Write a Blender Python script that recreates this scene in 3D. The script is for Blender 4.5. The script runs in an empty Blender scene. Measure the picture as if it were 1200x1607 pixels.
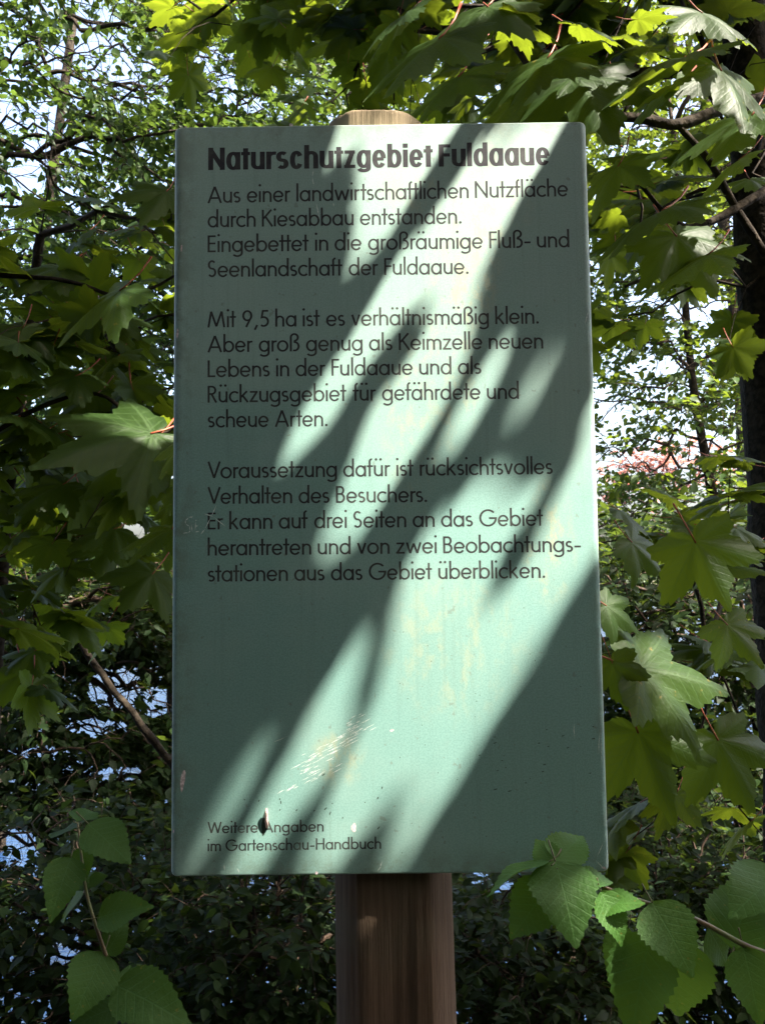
import bpy, math, random
import numpy as np
from mathutils import Vector, Matrix

random.seed(11)
RS = np.random.RandomState(11)
scene = bpy.context.scene
COL = scene.collection

# ------------------------------------------------------------------ camera
CAM = np.array([0.0, -1.322, 1.490])
PITCH, YAW, ROLL = 0.07416, -0.00373, -0.01282
F_PX, CXP, CYP = 1363.0, 600.0, 803.5
FW = np.array([math.sin(YAW)*math.cos(PITCH), math.cos(YAW)*math.cos(PITCH), math.sin(PITCH)])
_ri = np.array([math.cos(YAW), -math.sin(YAW), 0.0]); _up = np.cross(_ri, FW)
RI = _ri*math.cos(ROLL) + _up*math.sin(ROLL)
UP = -_ri*math.sin(ROLL) + _up*math.cos(ROLL)
cd = bpy.data.cameras.new("camera"); cam = bpy.data.objects.new("camera", cd); COL.objects.link(cam)
cam.matrix_world = Matrix(((RI[0], UP[0], -FW[0], CAM[0]), (RI[1], UP[1], -FW[1], CAM[1]), (RI[2], UP[2], -FW[2], CAM[2]), (0, 0, 0, 1)))
cd.sensor_fit = 'VERTICAL'; cd.sensor_height = 4.54; cd.lens = F_PX/1607*4.54
cd.clip_start = 0.05; cd.clip_end = 3000
cd.dof.use_dof = True; cd.dof.focus_distance = 1.36; cd.dof.aperture_fstop = 2.4
scene.camera = cam

# ------------------------------------------------------------------ sky, sun, exposure
SUN = np.array([0.50, -0.27, 0.866]); SUN /= np.linalg.norm(SUN)
SUN_EL = math.asin(SUN[2]); SUN_AZ = math.atan2(SUN[0], SUN[1])
world = bpy.data.worlds.new("World"); scene.world = world; world.use_nodes = True
wn = world.node_tree.nodes; wl = world.node_tree.links; wn.clear()
sky = wn.new('ShaderNodeTexSky'); sky.sky_type = 'NISHITA'; sky.sun_disc = False
sky.sun_elevation = SUN_EL; sky.sun_rotation = SUN_AZ; sky.air_density = 1.0; sky.dust_density = 7.0; sky.ozone_density = 1.0
bg = wn.new('ShaderNodeBackground'); bg.inputs[1].default_value = 0.15
wo = wn.new('ShaderNodeOutputWorld'); wl.new(sky.outputs[0], bg.inputs[0]); wl.new(bg.outputs[0], wo.inputs[0])
sd = bpy.data.lights.new("sun", 'SUN'); sd.energy = 5.0; sd.angle = math.radians(0.68); sd.color = (1.0, 0.915, 0.80)
so = bpy.data.objects.new("sun", sd); COL.objects.link(so)
so.rotation_euler = Vector(SUN).to_track_quat('Z', 'Y').to_euler(); so.location = (3, -2, 8)
scene.view_settings.view_transform = 'Standard'; scene.view_settings.look = 'None'
scene.view_settings.exposure = 2.55; scene.view_settings.gamma = 1.0
scene.view_settings.use_curve_mapping = False
scene.cycles.max_bounces = 8; scene.cycles.diffuse_bounces = 4; scene.cycles.transmission_bounces = 6
scene.cycles.transparent_max_bounces = 4; scene.cycles.use_denoising = True

# ------------------------------------------------------------------ helpers
def at(px, py, y):
    """world point on the plane 'y' seen at photo pixel px,py"""
    d = FW*F_PX + RI*(px-CXP) - UP*(py-CYP)
    return CAM + d*((y-CAM[1])/d[1])
def proj(P):
    d = np.atleast_2d(P) - CAM
    z = d@FW; zz = np.where(np.abs(z) < 1e-6, 1e-6, z)
    return CXP + F_PX*(d@RI)/zz, CYP - F_PX*(d@UP)/zz, z
def nrm(v):
    v = np.asarray(v, float); return v/(np.linalg.norm(v, axis=-1, keepdims=True)+1e-12)
def tag(o, label=None, cat=None, group=None, kind=None):
    if label: o['label'] = label
    if cat: o['category'] = cat
    if group: o['group'] = group
    if kind: o['kind'] = kind
    return o
def empty(name, loc, label, cat, group=None):
    o = bpy.data.objects.new(name, None); COL.objects.link(o); o.location = loc; o.empty_display_size = 0.1
    return tag(o, label, cat, group)
def link(name, me, parent=None, mats=()):
    for m in mats:
        me.materials.append(m)
    o = bpy.data.objects.new(name, me); COL.objects.link(o)
    if parent is not None:
        o.parent = parent
        o.matrix_parent_inverse = Matrix.Translation(-Vector(parent.location)) if parent.parent is None else Matrix.Identity(4)
    return o
def mesh_np(name, V, loops, starts, totals, uv=None, midx=None, smooth=True):
    me = bpy.data.meshes.new(name)
    me.vertices.add(len(V)); me.vertices.foreach_set('co', np.ascontiguousarray(V, np.float32).ravel())
    me.loops.add(len(loops)); me.loops.foreach_set('vertex_index', np.ascontiguousarray(loops, np.int32))
    me.polygons.add(len(starts)); me.polygons.foreach_set('loop_start', np.ascontiguousarray(starts, np.int32))
    if uv is not None:
        l = me.uv_layers.new(name='UVMap'); l.data.foreach_set('uv', np.ascontiguousarray(uv[loops], np.float32).ravel())
    if midx is not None:
        me.polygons.foreach_set('material_index', np.ascontiguousarray(midx, np.int32))
    if smooth:
        me.polygons.foreach_set('use_smooth', np.ones(len(starts), bool))
    me.update(calc_edges=True); me.validate()
    return me
class MB:
    """collects vertices and faces, built as one mesh object"""
    def __init__(s): s.v = []; s.f = []; s.n = 0
    def add(s, v, f):
        s.v.append(np.asarray(v, float)); s.f += [tuple(i+s.n for i in q) for q in f]; s.n += len(v)
    def tube(s, pts, rad, sides=6, cap=True):
        pts = np.asarray(pts, float); k = len(pts); rad = np.broadcast_to(rad, (k,))
        T = np.zeros_like(pts); T[1:-1] = pts[2:]-pts[:-2]; T[0] = pts[1]-pts[0]; T[-1] = pts[-1]-pts[-2]; T = nrm(T)
        ref = np.array([0.31, 0.87, 0.38]) if abs(T.mean(0)@np.array([0.31, 0.87, 0.38])) < .8*np.linalg.norm(T.mean(0)) else np.array([.9, -.1, .42])
        A = nrm(np.cross(T, ref)); B = np.cross(T, A)
        a = np.arange(sides)*2*math.pi/sides
        V = pts[:, None, :] + rad[:, None, None]*(np.cos(a)[None, :, None]*A[:, None, :] + np.sin(a)[None, :, None]*B[:, None, :])
        f = []
        for i in range(k-1):
            for j in range(sides):
                j2 = (j+1) % sides
                f.append((i*sides+j, i*sides+j2, (i+1)*sides+j2, (i+1)*sides+j))
        if cap:
            f.append(tuple(range(sides))[::-1]); f.append(tuple((k-1)*sides+j for j in range(sides)))
        s.add(V.reshape(-1, 3), f)
    def build(s, name, mat, parent=None, smooth=True):
        me = bpy.data.meshes.new(name); me.from_pydata(np.concatenate(s.v).tolist(), [], s.f)
        if smooth: me.polygons.foreach_set('use_smooth', np.ones(len(me.polygons), bool))
        me.update()
        return link(name, me, parent, [mat])
def curve_pts(P, n):
    """smooth polyline through points P (Catmull-Rom)"""
    P = np.asarray(P, float)
    if len(P) == 2: return P[0]+(P[1]-P[0])*np.linspace(0, 1, n)[:, None]
    Q = np.vstack([2*P[0]-P[1], P, 2*P[-1]-P[-2]]); out = []
    for t in np.linspace(0, len(P)-1-1e-9, n):
        i = int(t); u = t-i; a, b, c, d = Q[i], Q[i+1], Q[i+2], Q[i+3]
        out.append(.5*((2*b)+(-a+c)*u+(2*a-5*b+4*c-d)*u*u+(-a+3*b-3*c+d)*u**3))
    return np.array(out)

# ------------------------------------------------------------------ materials
class NT:
    def __init__(s, name):
        s.m = bpy.data.materials.new(name); s.m.use_nodes = True; s.t = s.m.node_tree; s.t.nodes.clear()
        s.out = s.n('ShaderNodeOutputMaterial')
    def n(s, typ, **kw):
        nd = s.t.nodes.new(typ)
        for k, v in kw.items():
            if k.startswith('i_'):
                nd.inputs[k[2:].replace('_', ' ')].default_value = v
            else: setattr(nd, k, v)
        return nd
    def l(s, a, b): s.t.links.new(a, b)
    def math(s, op, a, b=None, c=None):
        nd = s.n('ShaderNodeMath', operation=op)
        for i, x in enumerate((a, b, c)):
            if x is None: continue
            if isinstance(x, (int, float)): nd.inputs[i].default_value = x
            else: s.l(x, nd.inputs[i])
        return nd.outputs[0]
    def mix(s, fac, a, b, blend='MIX'):
        nd = s.n('ShaderNodeMix', data_type='RGBA', blend_type=blend)
        for i, x in ((0, fac), (6, a), (7, b)):
            if isinstance(x, (int, float)): nd.inputs[i].default_value = x
            elif isinstance(x, tuple): nd.inputs[i].default_value = x if len(x) == 4 else (*x, 1)
            else: s.l(x, nd.inputs[i])
        return nd.outputs[2]
    def noise(s, vec, scale, detail=3, rough=.5):
        nd = s.n('ShaderNodeTexNoise'); nd.inputs['Scale'].default_value = scale
        nd.inputs['Detail'].default_value = detail; nd.inputs['Roughness'].default_value = rough
        if vec is not None: s.l(vec, nd.inputs['Vector'])
        return nd.outputs[0]
    def ramp(s, fac, *stops):
        nd = s.n('ShaderNodeMapRange', interpolation_type='SMOOTHSTEP')
        s.l(fac, nd.inputs[0]); nd.inputs[1].default_value, nd.inputs[2].default_value, nd.inputs[3].default_value, nd.inputs[4].default_value = stops
        return nd.outputs[0]
    def bump(s, h, strength, dist):
        nd = s.n('ShaderNodeBump'); nd.inputs['Strength'].default_value = strength; nd.inputs['Distance'].default_value = dist
        s.l(h, nd.inputs['Height']); return nd.outputs[0]
    def mapping(s, vec, scale):
        nd = s.n('ShaderNodeMapping'); nd.inputs['Scale'].default_value = scale; s.l(vec, nd.inputs['Vector']); return nd.outputs[0]

def leaf_material(name, dark, light, trans, tf=.42, rough=.42, spec=.45, veins=None, blotch=(.25, .16, .03)):
    k = NT(name)
    oi = k.n('ShaderNodeObjectInfo'); ge = k.n('ShaderNodeNewGeometry')
    rnd = k.math('FRACT', k.math('ADD', oi.outputs['Random'], ge.outputs['Random Per Island']))
    geo = k.n('ShaderNodeTexCoord')
    uv = geo.outputs['UV']
    nz = k.noise(k.mapping(uv, (3.2, 3.2, 3.2)), 2.0, 3)
    col = k.mix(rnd, (*dark, 1), (*light, 1))
    col = k.mix(k.ramp(nz, .35, .7, 0, .35), col, (*light, 1))
    tcol = k.mix(rnd, tuple(c*.8 for c in trans), tuple(min(1, c*1.15) for c in trans))
    h = nz
    sep = k.n('ShaderNodeSeparateXYZ'); k.l(uv, sep.inputs[0]); U, V = sep.outputs[0], sep.outputs[1]
    if veins:
        if veins == 'palmate':
            d = None
            for ang in (0, 50, -50, 102, -102):
                a = math.radians(ang); sx, sy = math.sin(a), math.cos(a)
                cr = k.math('ABSOLUTE', k.math('SUBTRACT', k.math('MULTIPLY', U, sy), k.math('MULTIPLY', V, sx)))
                dt = k.math('ADD', k.math('MULTIPLY', U, sx), k.math('MULTIPLY', V, sy))
                # side veins leaving each main vein
                sv = k.math('ABSOLUTE', k.math('SUBTRACT', k.math('FRACT', k.math('MULTIPLY', k.math('SUBTRACT', dt, k.math('MULTIPLY', cr, .9)), 9.0)), .5))
                sv = k.math('ADD', k.math('MULTIPLY', sv, .09), k.math('MULTIPLY', k.math('GREATER_THAN', cr, .2), .2))
                e = k.math('MINIMUM', cr, k.math('ADD', sv, .004))
                e = k.math('ADD', e, k.math('MULTIPLY', k.math('LESS_THAN', dt, 0.0), 1.0))
                d = e if d is None else k.math('MINIMUM', d, e)
        else:
            ab = k.math('ABSOLUTE', U)
            sv = k.math('ABSOLUTE', k.math('SUBTRACT', k.math('FRACT', k.math('MULTIPLY', k.math('SUBTRACT', V, k.math('MULTIPLY', ab, .75)), 8.5)), .5))
            d = k.math('MINIMUM', ab, k.math('ADD', k.math('MULTIPLY', sv, .11), .003))
        vm = k.ramp(d, .003, .016, 1, 0)
        col = k.mix(k.math('MULTIPLY', vm, .35), col, tuple(min(1, c*2.2+.02) for c in light))
        tcol = k.mix(k.math('MULTIPLY', vm, .45), tcol, tuple(c*.45 for c in trans))
        h = k.math('ADD', k.math('MULTIPLY', vm, -.35), k.math('MULTIPLY', k.noise(k.mapping(uv, (11, 11, 11)), 2, 3), 1.3))
    # brown blotches on some leaves
    bl = k.math('MULTIPLY', k.ramp(k.noise(k.mapping(uv, (5, 5, 5)), 1.7, 2), .66, .72, 0, .6), k.math('GREATER_THAN', rnd, .6))
    col = k.mix(bl, col, (*blotch, 1))
    p = k.n('ShaderNodeBsdfPrincipled'); p.inputs['Roughness'].default_value = rough
    p.inputs['Specular IOR Level'].default_value = spec; k.l(col, p.inputs['Base Color'])
    tr = k.n('ShaderNodeBsdfTranslucent'); k.l(tcol, tr.inputs[0])
    b = k.bump(h, .3 if veins != 'pinnate' else .24, .003 if veins != 'pinnate' else .0045); k.l(b, p.inputs['Normal'])
    mx = k.n('ShaderNodeMixShader'); mx.inputs[0].default_value = tf
    k.l(p.outputs[0], mx.inputs[1]); k.l(tr.outputs[0], mx.inputs[2]); k.l(mx.outputs[0], k.out.inputs[0])
    return k.m
def plain(name, col, rough=.6, spec=.4, noise=0, nscale=20, col2=None):
    k = NT(name); p = k.n('ShaderNodeBsdfPrincipled'); p.inputs['Roughness'].default_value = rough
    p.inputs['Specular IOR Level'].default_value = spec
    tc = k.n('ShaderNodeTexCoord')
    n = k.noise(tc.outputs['Object'], nscale, 4)
    c = k.mix(k.ramp(n, .35, .65, 0, 1), col, col2 or tuple(x*.6 for x in col))
    k.l(c, p.inputs['Base Color'])
    if noise: k.l(k.bump(n, noise, .01), p.inputs['Normal'])
    k.l(p.outputs[0], k.out.inputs[0]); return k.m

M_MAPLE = leaf_material('maple_leaf', (.012, .029, .006), (.023, .048, .009), (.28, .37, .020), .33, .5, .2, 'palmate')
M_OVATE = leaf_material('ovate_leaf', (.026, .078, .012), (.045, .118, .019), (.26, .43, .04), .25, .55, .26, 'pinnate')
M_SAPLING = leaf_material('sapling_leaf', (.016, .048, .009), (.028, .072, .013), (.20, .34, .03), .22, .6, .18, 'pinnate')
M_SMALL = leaf_material('small_leaf', (.012, .030, .006), (.024, .052, .010), (.19, .26, .022), .34, .5, .25)
M_GREEN = leaf_material('dull_green_leaf', (.012, .030, .006), (.026, .055, .011), (.11, .18, .025), .34, .5, .22)
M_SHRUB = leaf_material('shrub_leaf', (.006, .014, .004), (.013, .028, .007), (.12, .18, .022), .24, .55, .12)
M_DEEP = leaf_material('low_bounce_leaf', (.016, .030, .010), (.026, .045, .014), (.06, .09, .015), .2, .6, .25)  # darkened leaf for the added trees, so they bounce less green light
M_FAR = leaf_material('far_leaf', (.03, .06, .018), (.06, .10, .03), (.2, .3, .05), .3, .5, .3)
M_RED = leaf_material('reddish_leaf', (.24, .10, .09), (.42, .22, .19), (.5, .2, .12), .35, .5, .3)
M_BARK = plain('bark', (.040, .031, .022), .92, .12, 1.0, 45, (.015, .012, .009))
M_TWIG = plain('twig_bark', (.06, .04, .027), .8, .2, .4, 60, (.03, .02, .014))
M_STALK = plain('red_stalk', (.33, .06, .035), .5, .4, 0, 30, (.25, .10, .04))
M_GSTALK = plain('green_stalk', (.12, .15, .05), .5, .4, 0, 30, (.12, .08, .04))

# ------------------------------------------------------------------ leaf shapes (length 1 along +y, normal +z)
def maple_template(detail, seed=0, curl=.22):
    r = np.random.RandomState(seed)
    key = [(0, 1.0), (9, .80), (17, .72), (27, .50), (37, .68), (44, .76), (52, .90), (61, .72), (70, .62), (79, .44), (90, .52), (104, .60), (116, .46), (135, .34), (155, .22), (172, .10)]
    key = [(a*(1+r.uniform(-.03, .03)), q*(1+r.uniform(-.06, .06))) for a, q in key]
    ka = np.array([a for a, _ in key]); kq = np.array([q for _, q in key])
    if detail == 0:
        idx = [0, 3, 6, 9, 11, 14]; A = ka[idx]; Q = kq[idx]
    elif detail == 1: A, Q = ka, kq
    else:
        A = []; Q = []
        for i in range(len(ka)-1):
            n = 3
            for j in range(n):
                t = j/n; a = ka[i]*(1-t)+ka[i+1]*t; q = kq[i]*(1-t)+kq[i+1]*t
                if j == 1: q *= 1.045+r.uniform(0, .03)
                if j == 2: q *= .965
                A.append(a); Q.append(q)
        A.append(ka[-1]); Q.append(kq[-1]); A = np.array(A); Q = np.array(Q)
    r2 = r.uniform(.93, 1.05)
    ang = np.radians(np.concatenate([-A[::-1][:-1], A])) if A[0] == 0 else np.radians(np.concatenate([-A[::-1], A]))
    rad = np.concatenate([Q[::-1][:-1]*r2, Q])
    rings = {0: [1.0], 1: [.5, 1.0], 2: [.33, .66, 1.0]}[detail]
    V = [np.array([[0, 0, 0]])]
    ph = r.uniform(0, 6)
    for k in rings:
        x = np.sin(ang)*rad*k; y = np.cos(ang)*rad*k; rr = rad*k
        z = -curl*rr**2 + .055*rr*np.cos(ang*7.0) + .03*np.sin(ang*3+ph)*rr - .12*np.abs(x)*rr
        if detail == 2 and k == 1.0: z = z + r.uniform(-.012, .012, len(x))
        V.append(np.stack([x, y, z], 1))
    V = np.concatenate(V); n = len(ang); F = []
    for j in range(n-1): F.append((0, 1+j+1, 1+j))
    for q in range(len(rings)-1):
        o = 1+q*n; p = 1+(q+1)*n
        for j in range(n-1): F.append((o+j, o+j+1, p+j+1, p+j))
    return V, F
def ovate_template(detail, seed=0, wid=.36, curl=.18, fold=.18, serr=.03):
    r = np.random.RandomState(seed)
    n = {0: 4, 1: 7, 2: 24}[detail]
    t = np.linspace(0, 1, n+1)
    w = wid*np.sin(math.pi*t**.66)**.85
    w = w*(1-.30*t**3)
    we = w.copy()
    if detail == 2:
        we[1:-1:2] *= 1+serr*2.2; we[2:-1:2] *= 1-serr
    w[0] = 0.004; w[-1] = 0.003
    ph = r.uniform(0, 6); V = []; cols = (-1, -.5, 0, .5, 1) if detail == 2 else (-1, 0, 1)
    for i, (tt, ww) in enumerate(zip(t, w)):
        for c in cols:
            x = c*(we[i] if abs(c) == 1 else ww); z = fold*abs(c*ww) - curl*tt**2 + .03*math.sin(tt*9+ph)*abs(c)*(detail > 0)
            V.append((x, tt + (.02*(abs(c) == 1) if detail == 2 and i % 2 else 0), z))
    m = len(cols); F = []
    for i in range(n):
        for j in range(m-1):
            F.append((i*m+j, i*m+j+1, (i+1)*m+j+1, (i+1)*m+j))
    return np.array(V), F
def merge(name, tmpl_list, mats4, mat, parent=None, kind='stuff'):
    """mats4: (N,4,4) leaf matrices; templates cycled"""
    Vs, Ls, Ss, UVs = [], [], [], []; vo = 0; lo = 0
    k = len(tmpl_list)
    for ti, (V, F) in enumerate(tmpl_list):
        M = mats4[ti::k]
        if not len(M): continue
        VV = np.einsum('nij,vj->nvi', M[:, :3, :3], V) + M[:, None, :3, 3]
        loops = np.concatenate([np.array(f) for f in F]); tot = np.array([len(f) for f in F]); st = np.concatenate([[0], np.cumsum(tot)[:-1]])
        N = len(M); nv = len(V)
        Vs.append(VV.reshape(-1, 3)); Ls.append((loops[None, :] + (np.arange(N)*nv)[:, None]).ravel()+vo)
        Ss.append((st[None, :] + (np.arange(N)*len(loops))[:, None]).ravel()+lo)
        UVs.append(np.tile(V[:, :2], (N, 1))); vo += N*nv; lo += N*len(loops)
    S = np.concatenate(Ss)
    me = mesh_np(name, np.concatenate(Vs), np.concatenate(Ls), S, None, np.concatenate(UVs))
    o = link(name, me, parent, [mat])
    if kind: o['kind'] = kind
    return o
def leaf_mats(P, T, N, L):
    """matrices: origin P, tip dir T, normal ~N, length L"""
    T = nrm(T); X = nrm(np.cross(T, N)); Z = np.cross(X, T)
    M = np.zeros((len(P), 4, 4)); L = np.asarray(L)[:, None]
    M[:, :3, 0] = X*L; M[:, :3, 1] = T*L; M[:, :3, 2] = Z*L; M[:, :3, 3] = P; M[:, 3, 3] = 1
    return M
def template_mesh(name, tm, mat, stalk=None, stalk_len=.6):
    V, F = tm; V = [tuple(v) for v in V]; F = list(F); nf = len(F)
    if stalk is not None:     # leaf stalk as part of the leaf
        s = MB(); pts = [(0, .02, .001), (0, -.2*stalk_len, .012), (.01, -.6*stalk_len, .05), (.03, -stalk_len, .13)]
        s.tube(pts, [.011, .010, .010, .014], 5)
        o = len(V); V += [tuple(v) for v in np.concatenate(s.v)]; F += [tuple(i+o for i in f) for f in s.f]
    me = bpy.data.meshes.new(name); me.from_pydata(V, [], F)
    uv = me.uv_layers.new(name='UVMap')
    li = np.zeros(len(me.loops), np.int32); me.loops.foreach_get('vertex_index', li)
    uv.data.foreach_set('uv', np.array(V)[li][:, :2].astype(np.float32).ravel())
    me.materials.append(mat)
    if stalk is not None:
        me.materials.append(stalk)
        me.polygons.foreach_set('material_index', np.array([0]*nf+[1]*(len(F)-nf), np.int32))
    me.polygons.foreach_set('use_smooth', np.ones(len(F), bool)); me.update()
    return me
def place_leaf(name, me, M, parent):
    o = bpy.data.objects.new(name, me); COL.objects.link(o); o.parent = parent
    o.matrix_parent_inverse = Matrix.Translation(-Vector(parent.location))
    o.matrix_basis = Matrix([list(r) for r in M]); return o

# ------------------------------------------------------------------ where sun reaches the board (traced light patches, photo pixels)
LIT = [
 [(585,188),(600,150),(640,90),(780,90),(724,188),(690,232),(668,268),(640,312),(612,362),(592,398),(556,402),(560,357),(564,318),(570,276),(577,249)],
 [(806,188),(824,150),(862,90),(940,90),(906,150),(886,188),(862,232),(822,294),(792,342),(762,392),(744,440),(736,470),(727,520),(729,560),(722,590),(702,618),(687,648),(663,685),(640,716),(618,748),(603,790),(574,828),(548,852),(516,850),(524,815),(541,768),(551,742),(554,728),(563,700),(580,668),(600,632),(622,604),(642,572),(660,540),(680,505),(690,460),(672,448),(640,485),(610,520),(585,556),(560,590),(536,622),(516,655),(497,690),(478,720),(448,718),(468,676),(486,640),(514,600),(540,560),(562,520),(586,475),(606,435),(640,404),(672,362),(708,312),(724,272),(758,232)],
 [(440,208),(498,110),(526,110),(474,208),(454,240),(428,262)],
 [(528,192),(590,100),(615,100),(580,150),(574,190),(562,216),(545,244),(520,250)],
 [(776,556),(794,546),(790,568),(776,600),(759,634),(745,664),(727,688),(702,698),(710,668),(727,632),(748,596)],
 [(862,496),(884,492),(879,528),(872,560),(862,590),(848,622),(828,650),(806,654),(818,622),(830,592),(838,558),(850,526)],
 [(926,370),(938,380),(940,480),(928,450)],
 [(1010,470),(934,630),(930,684),(915,722),(892,760),(872,794),(868,826),(846,858),(840,882),(818,914),(792,948),(752,992),(750,950),(757,918),(768,890),(778,862),(802,822),(838,790),(850,764),(822,768),(802,798),(782,820),(777,760),(744,756),(720,796),(690,828),(660,852),(645,888),(638,930),(632,975),(622,1010),(616,1050),(604,1090),(588,1122),(562,1165),(548,1202),(526,1244),(514,1290),(496,1335),(480,1374),(524,1374),(542,1335),(562,1298),(584,1262),(610,1222),(646,1236),(638,1270),(626,1310),(602,1374),(622,1374),(650,1332),(690,1254),(716,1212),(746,1170),(782,1122),(818,1056),(848,996),(870,949),(900,918),(918,882),(942,846),(1010,760)],
 [(553,1015),(546,1080),(539,1116),(538,1150),(528,1182),(512,1212),(488,1240),(460,1264),(440,1300),(424,1335),(404,1374),(356,1374),(372,1345),(398,1306),(420,1264),(436,1236),(454,1204),(470,1174),(484,1144),(498,1110),(514,1078),(530,1048)],
 [(405,1168),(414,1180),(408,1200),(394,1222),(370,1264),(344,1300),(328,1335),(298,1374),(282,1374),(296,1330),(316,1278),(340,1232),(362,1196),(384,1178)],
]
GX, GY, GS = 320, 410, 4.0
_yy, _xx = np.mgrid[0:GY, 0:GX]; _cx = (_xx+.5)*GS; _cy = (_yy+.5)*GS
def poly_mask(poly, X, Y):
    ins = np.zeros(X.shape, bool); n = len(poly)
    for i in range(n):
        x0, y0 = poly[i]; x1, y1 = poly[(i+1) % n]
        if y0 == y1: continue
        c = ((y0 > Y) != (y1 > Y)) & (X < (x1-x0)*(Y-y0)/(y1-y0)+x0)
        ins ^= c
    return ins
LITM = np.zeros((GY, GX), bool)
for pl in LIT: LITM |= poly_mask(pl, _cx, _cy)
BW, BH, BZ = .65, 1.154, 1.05
def shadow_px(P):
    """photo pixel of the sun shadow that points P throw on the board plane; valid only in front of it"""
    t = P[..., 1]/SUN[1]
    Q = P - t[..., None]*SUN
    x, y, _ = proj(Q.reshape(-1, 3)); return x.reshape(t.shape), y.reshape(t.shape), t
def _soft(P, t):
    rr = np.clip((np.abs(t)-.5)*.0052, 0, .03)[..., None]; a1 = nrm(np.cross(SUN, [0, 1., 0])); a2 = np.cross(SUN, a1)
    res = hits_lit(P, False)
    for k_ in range(6): res |= hits_lit(P+rr*(a1*math.cos(k_*1.047)+a2*math.sin(k_*1.047)), False)
    return res
def hits_lit(P, soft=True):
    x, y, t = shadow_px(P)
    if soft and P.ndim == 2 and len(P) > 40:
        res = np.zeros(len(P), bool); c_ = (t > 0) & (x > 150) & (x < 1050) & (y > 60) & (y < 1520)
        if c_.any():
            Q = P[c_]; res[c_] = hits_lit(Q) if len(Q) <= 40 else _soft(Q, t[c_])
        return res
    if soft and len(P) and (np.abs(t) > .9).any():     # the sun's disc: keep clear of the penumbra too
        rr = np.clip((np.abs(t)-.6)*.0028, 0, .02)[..., None]; a1 = nrm(np.cross(SUN, [0, 1., 0])); a2 = np.cross(SUN, a1)
        res = hits_lit(P, False)
        for k_ in range(6): res |= hits_lit(P+rr*(a1*math.cos(k_*1.047)+a2*math.sin(k_*1.047)), False)
        return res
    gx = np.clip((x/GS).astype(int), 0, GX-1); gy = np.clip((y/GS).astype(int), 0, GY-1)
    return LITM[gy, gx] & (t > .02) & (x > 0) & (x < GX*GS) & (y > 0) & (y < GY*GS)

# spots that the sun reaches between the leaves: point, radius
SPOTS = []
def spot(px, py, y, r): SPOTS.append((at(px, py, y), r))
for a in ((120, 700, .55, .045), (190, 705, .55, .04), (250, 600, .5, .03), (1075, 1010, .1, .018), (1040, 1070, .1, .018), (1180, 900, .12, .03),
          (975, 1440, -.25, .028), (905, 1345, -.25, .02), (740, 40, .35, .06), (940, 35, .35, .05), (1020, 25, .35, .05), (1015, 110, .3, .035),
          (860, 40, .4, .05), (600, 178, .024, .022), (562, 180, .024, .026), (320, 180, 1.6, .08), (440, 160, 1.6, .08), (500, 140, 2, .08),
          (1060, 540, 3, .12), (1130, 520, 3, .15), (1000, 620, 3, .12), (970, 220, 1.2, .07), (640, 60, .6, .06), (30, 220, 1.8, .05), (135, 240, 1.8, .06), (1040, 150, .4, .04),
          (490, 1560, 1.2, .05), (470, 1440, 1.3, .05), (60, 1385, 1.8, .08), (270, 1545, 1.2, .03), (850, 1520, 1.5, .05), (1090, 1330, 1.6, .05), (470, 1590, 1.1, .04)):
    spot(*a)
rs_ = np.random.RandomState(77)
for _ in range(60): spot(rs_.uniform(560, 1200), rs_.uniform(-10, 330), rs_.uniform(.3, 3), rs_.uniform(.025, .05))
for _ in range(26): spot(rs_.uniform(950, 1180), rs_.uniform(460, 680), rs_.uniform(1.0, 5), rs_.uniform(.05, .10))
for _ in range(7): spot(rs_.uniform(0, 520), rs_.uniform(0, 300), rs_.uniform(1.5, 4), rs_.uniform(.04, .08))
for _ in range(16): spot(rs_.uniform(0, 270), rs_.uniform(300, 1250), rs_.uniform(.4, 2.5), rs_.uniform(.02, .04))
for i_ in range(16): spot(rs_.uniform(330, 460) if i_ % 2 else rs_.uniform(820, 1150), rs_.uniform(1380, 1600), rs_.uniform(.8, 2), rs_.uniform(.02, .035))
def blocks_spot(P, L=0):
    """leaf points P (N,3): True where they stand in the way of a sunlit spot"""
    bad = np.zeros(len(P), bool)
    for c, r in SPOTS:
        d = P-c; t = d@SUN; q = np.linalg.norm(d - t[:, None]*SUN, axis=1)
        bad |= (t > .05) & (q < r + L)
    return bad

# ------------------------------------------------------------------ ground, lake, far shore
def ground_h(x, y):
    h = np.where(y < .5, 0.0, -np.clip((y-.5)/3.2, 0, 1)**1.1*2.1)
    far = np.clip((y-150)/12, 0, 1)*2.4
    return h + far + .03*np.sin(x*2.1+y*1.3)*(y < 5) + .02*np.sin(x*5.3-y*3.1)*(y < 5)
xs = np.concatenate([-np.geomspace(1200, 8, 14), np.linspace(-7, 7, 57), np.geomspace(8, 1200, 14)])
ys = np.concatenate([-np.geomspace(800, 5, 10), np.linspace(-4.5, 6, 64), np.geomspace(7, 140, 8), np.linspace(150, 165, 6), np.geomspace(200, 1600, 5)])
X, Y = np.meshgrid(xs, ys); Z = ground_h(X, Y)
V = np.stack([X.ravel(), Y.ravel(), Z.ravel()], 1); nx, ny = len(xs), len(ys)
Fq = np.array([(j*nx+i, j*nx+i+1, (j+1)*nx+i+1, (j+1)*nx+i) for j in range(ny-1) for i in range(nx-1)])
k = NT('forest_soil'); tc = k.n('ShaderNodeTexCoord'); p = k.n('ShaderNodeBsdfPrincipled'); p.inputs['Roughness'].default_value = .95
n1 = k.noise(tc.outputs['Object'], 9, 6, .65); n2 = k.noise(tc.outputs['Object'], 1.1, 3)
c = k.mix(k.ramp(n1, .35, .65, 0, 1), (.02, .016, .011, 1), (.055, .043, .027, 1)); c = k.mix(k.ramp(n2, .4, .6, 0, .7), c, (.025, .04, .012, 1))
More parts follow.
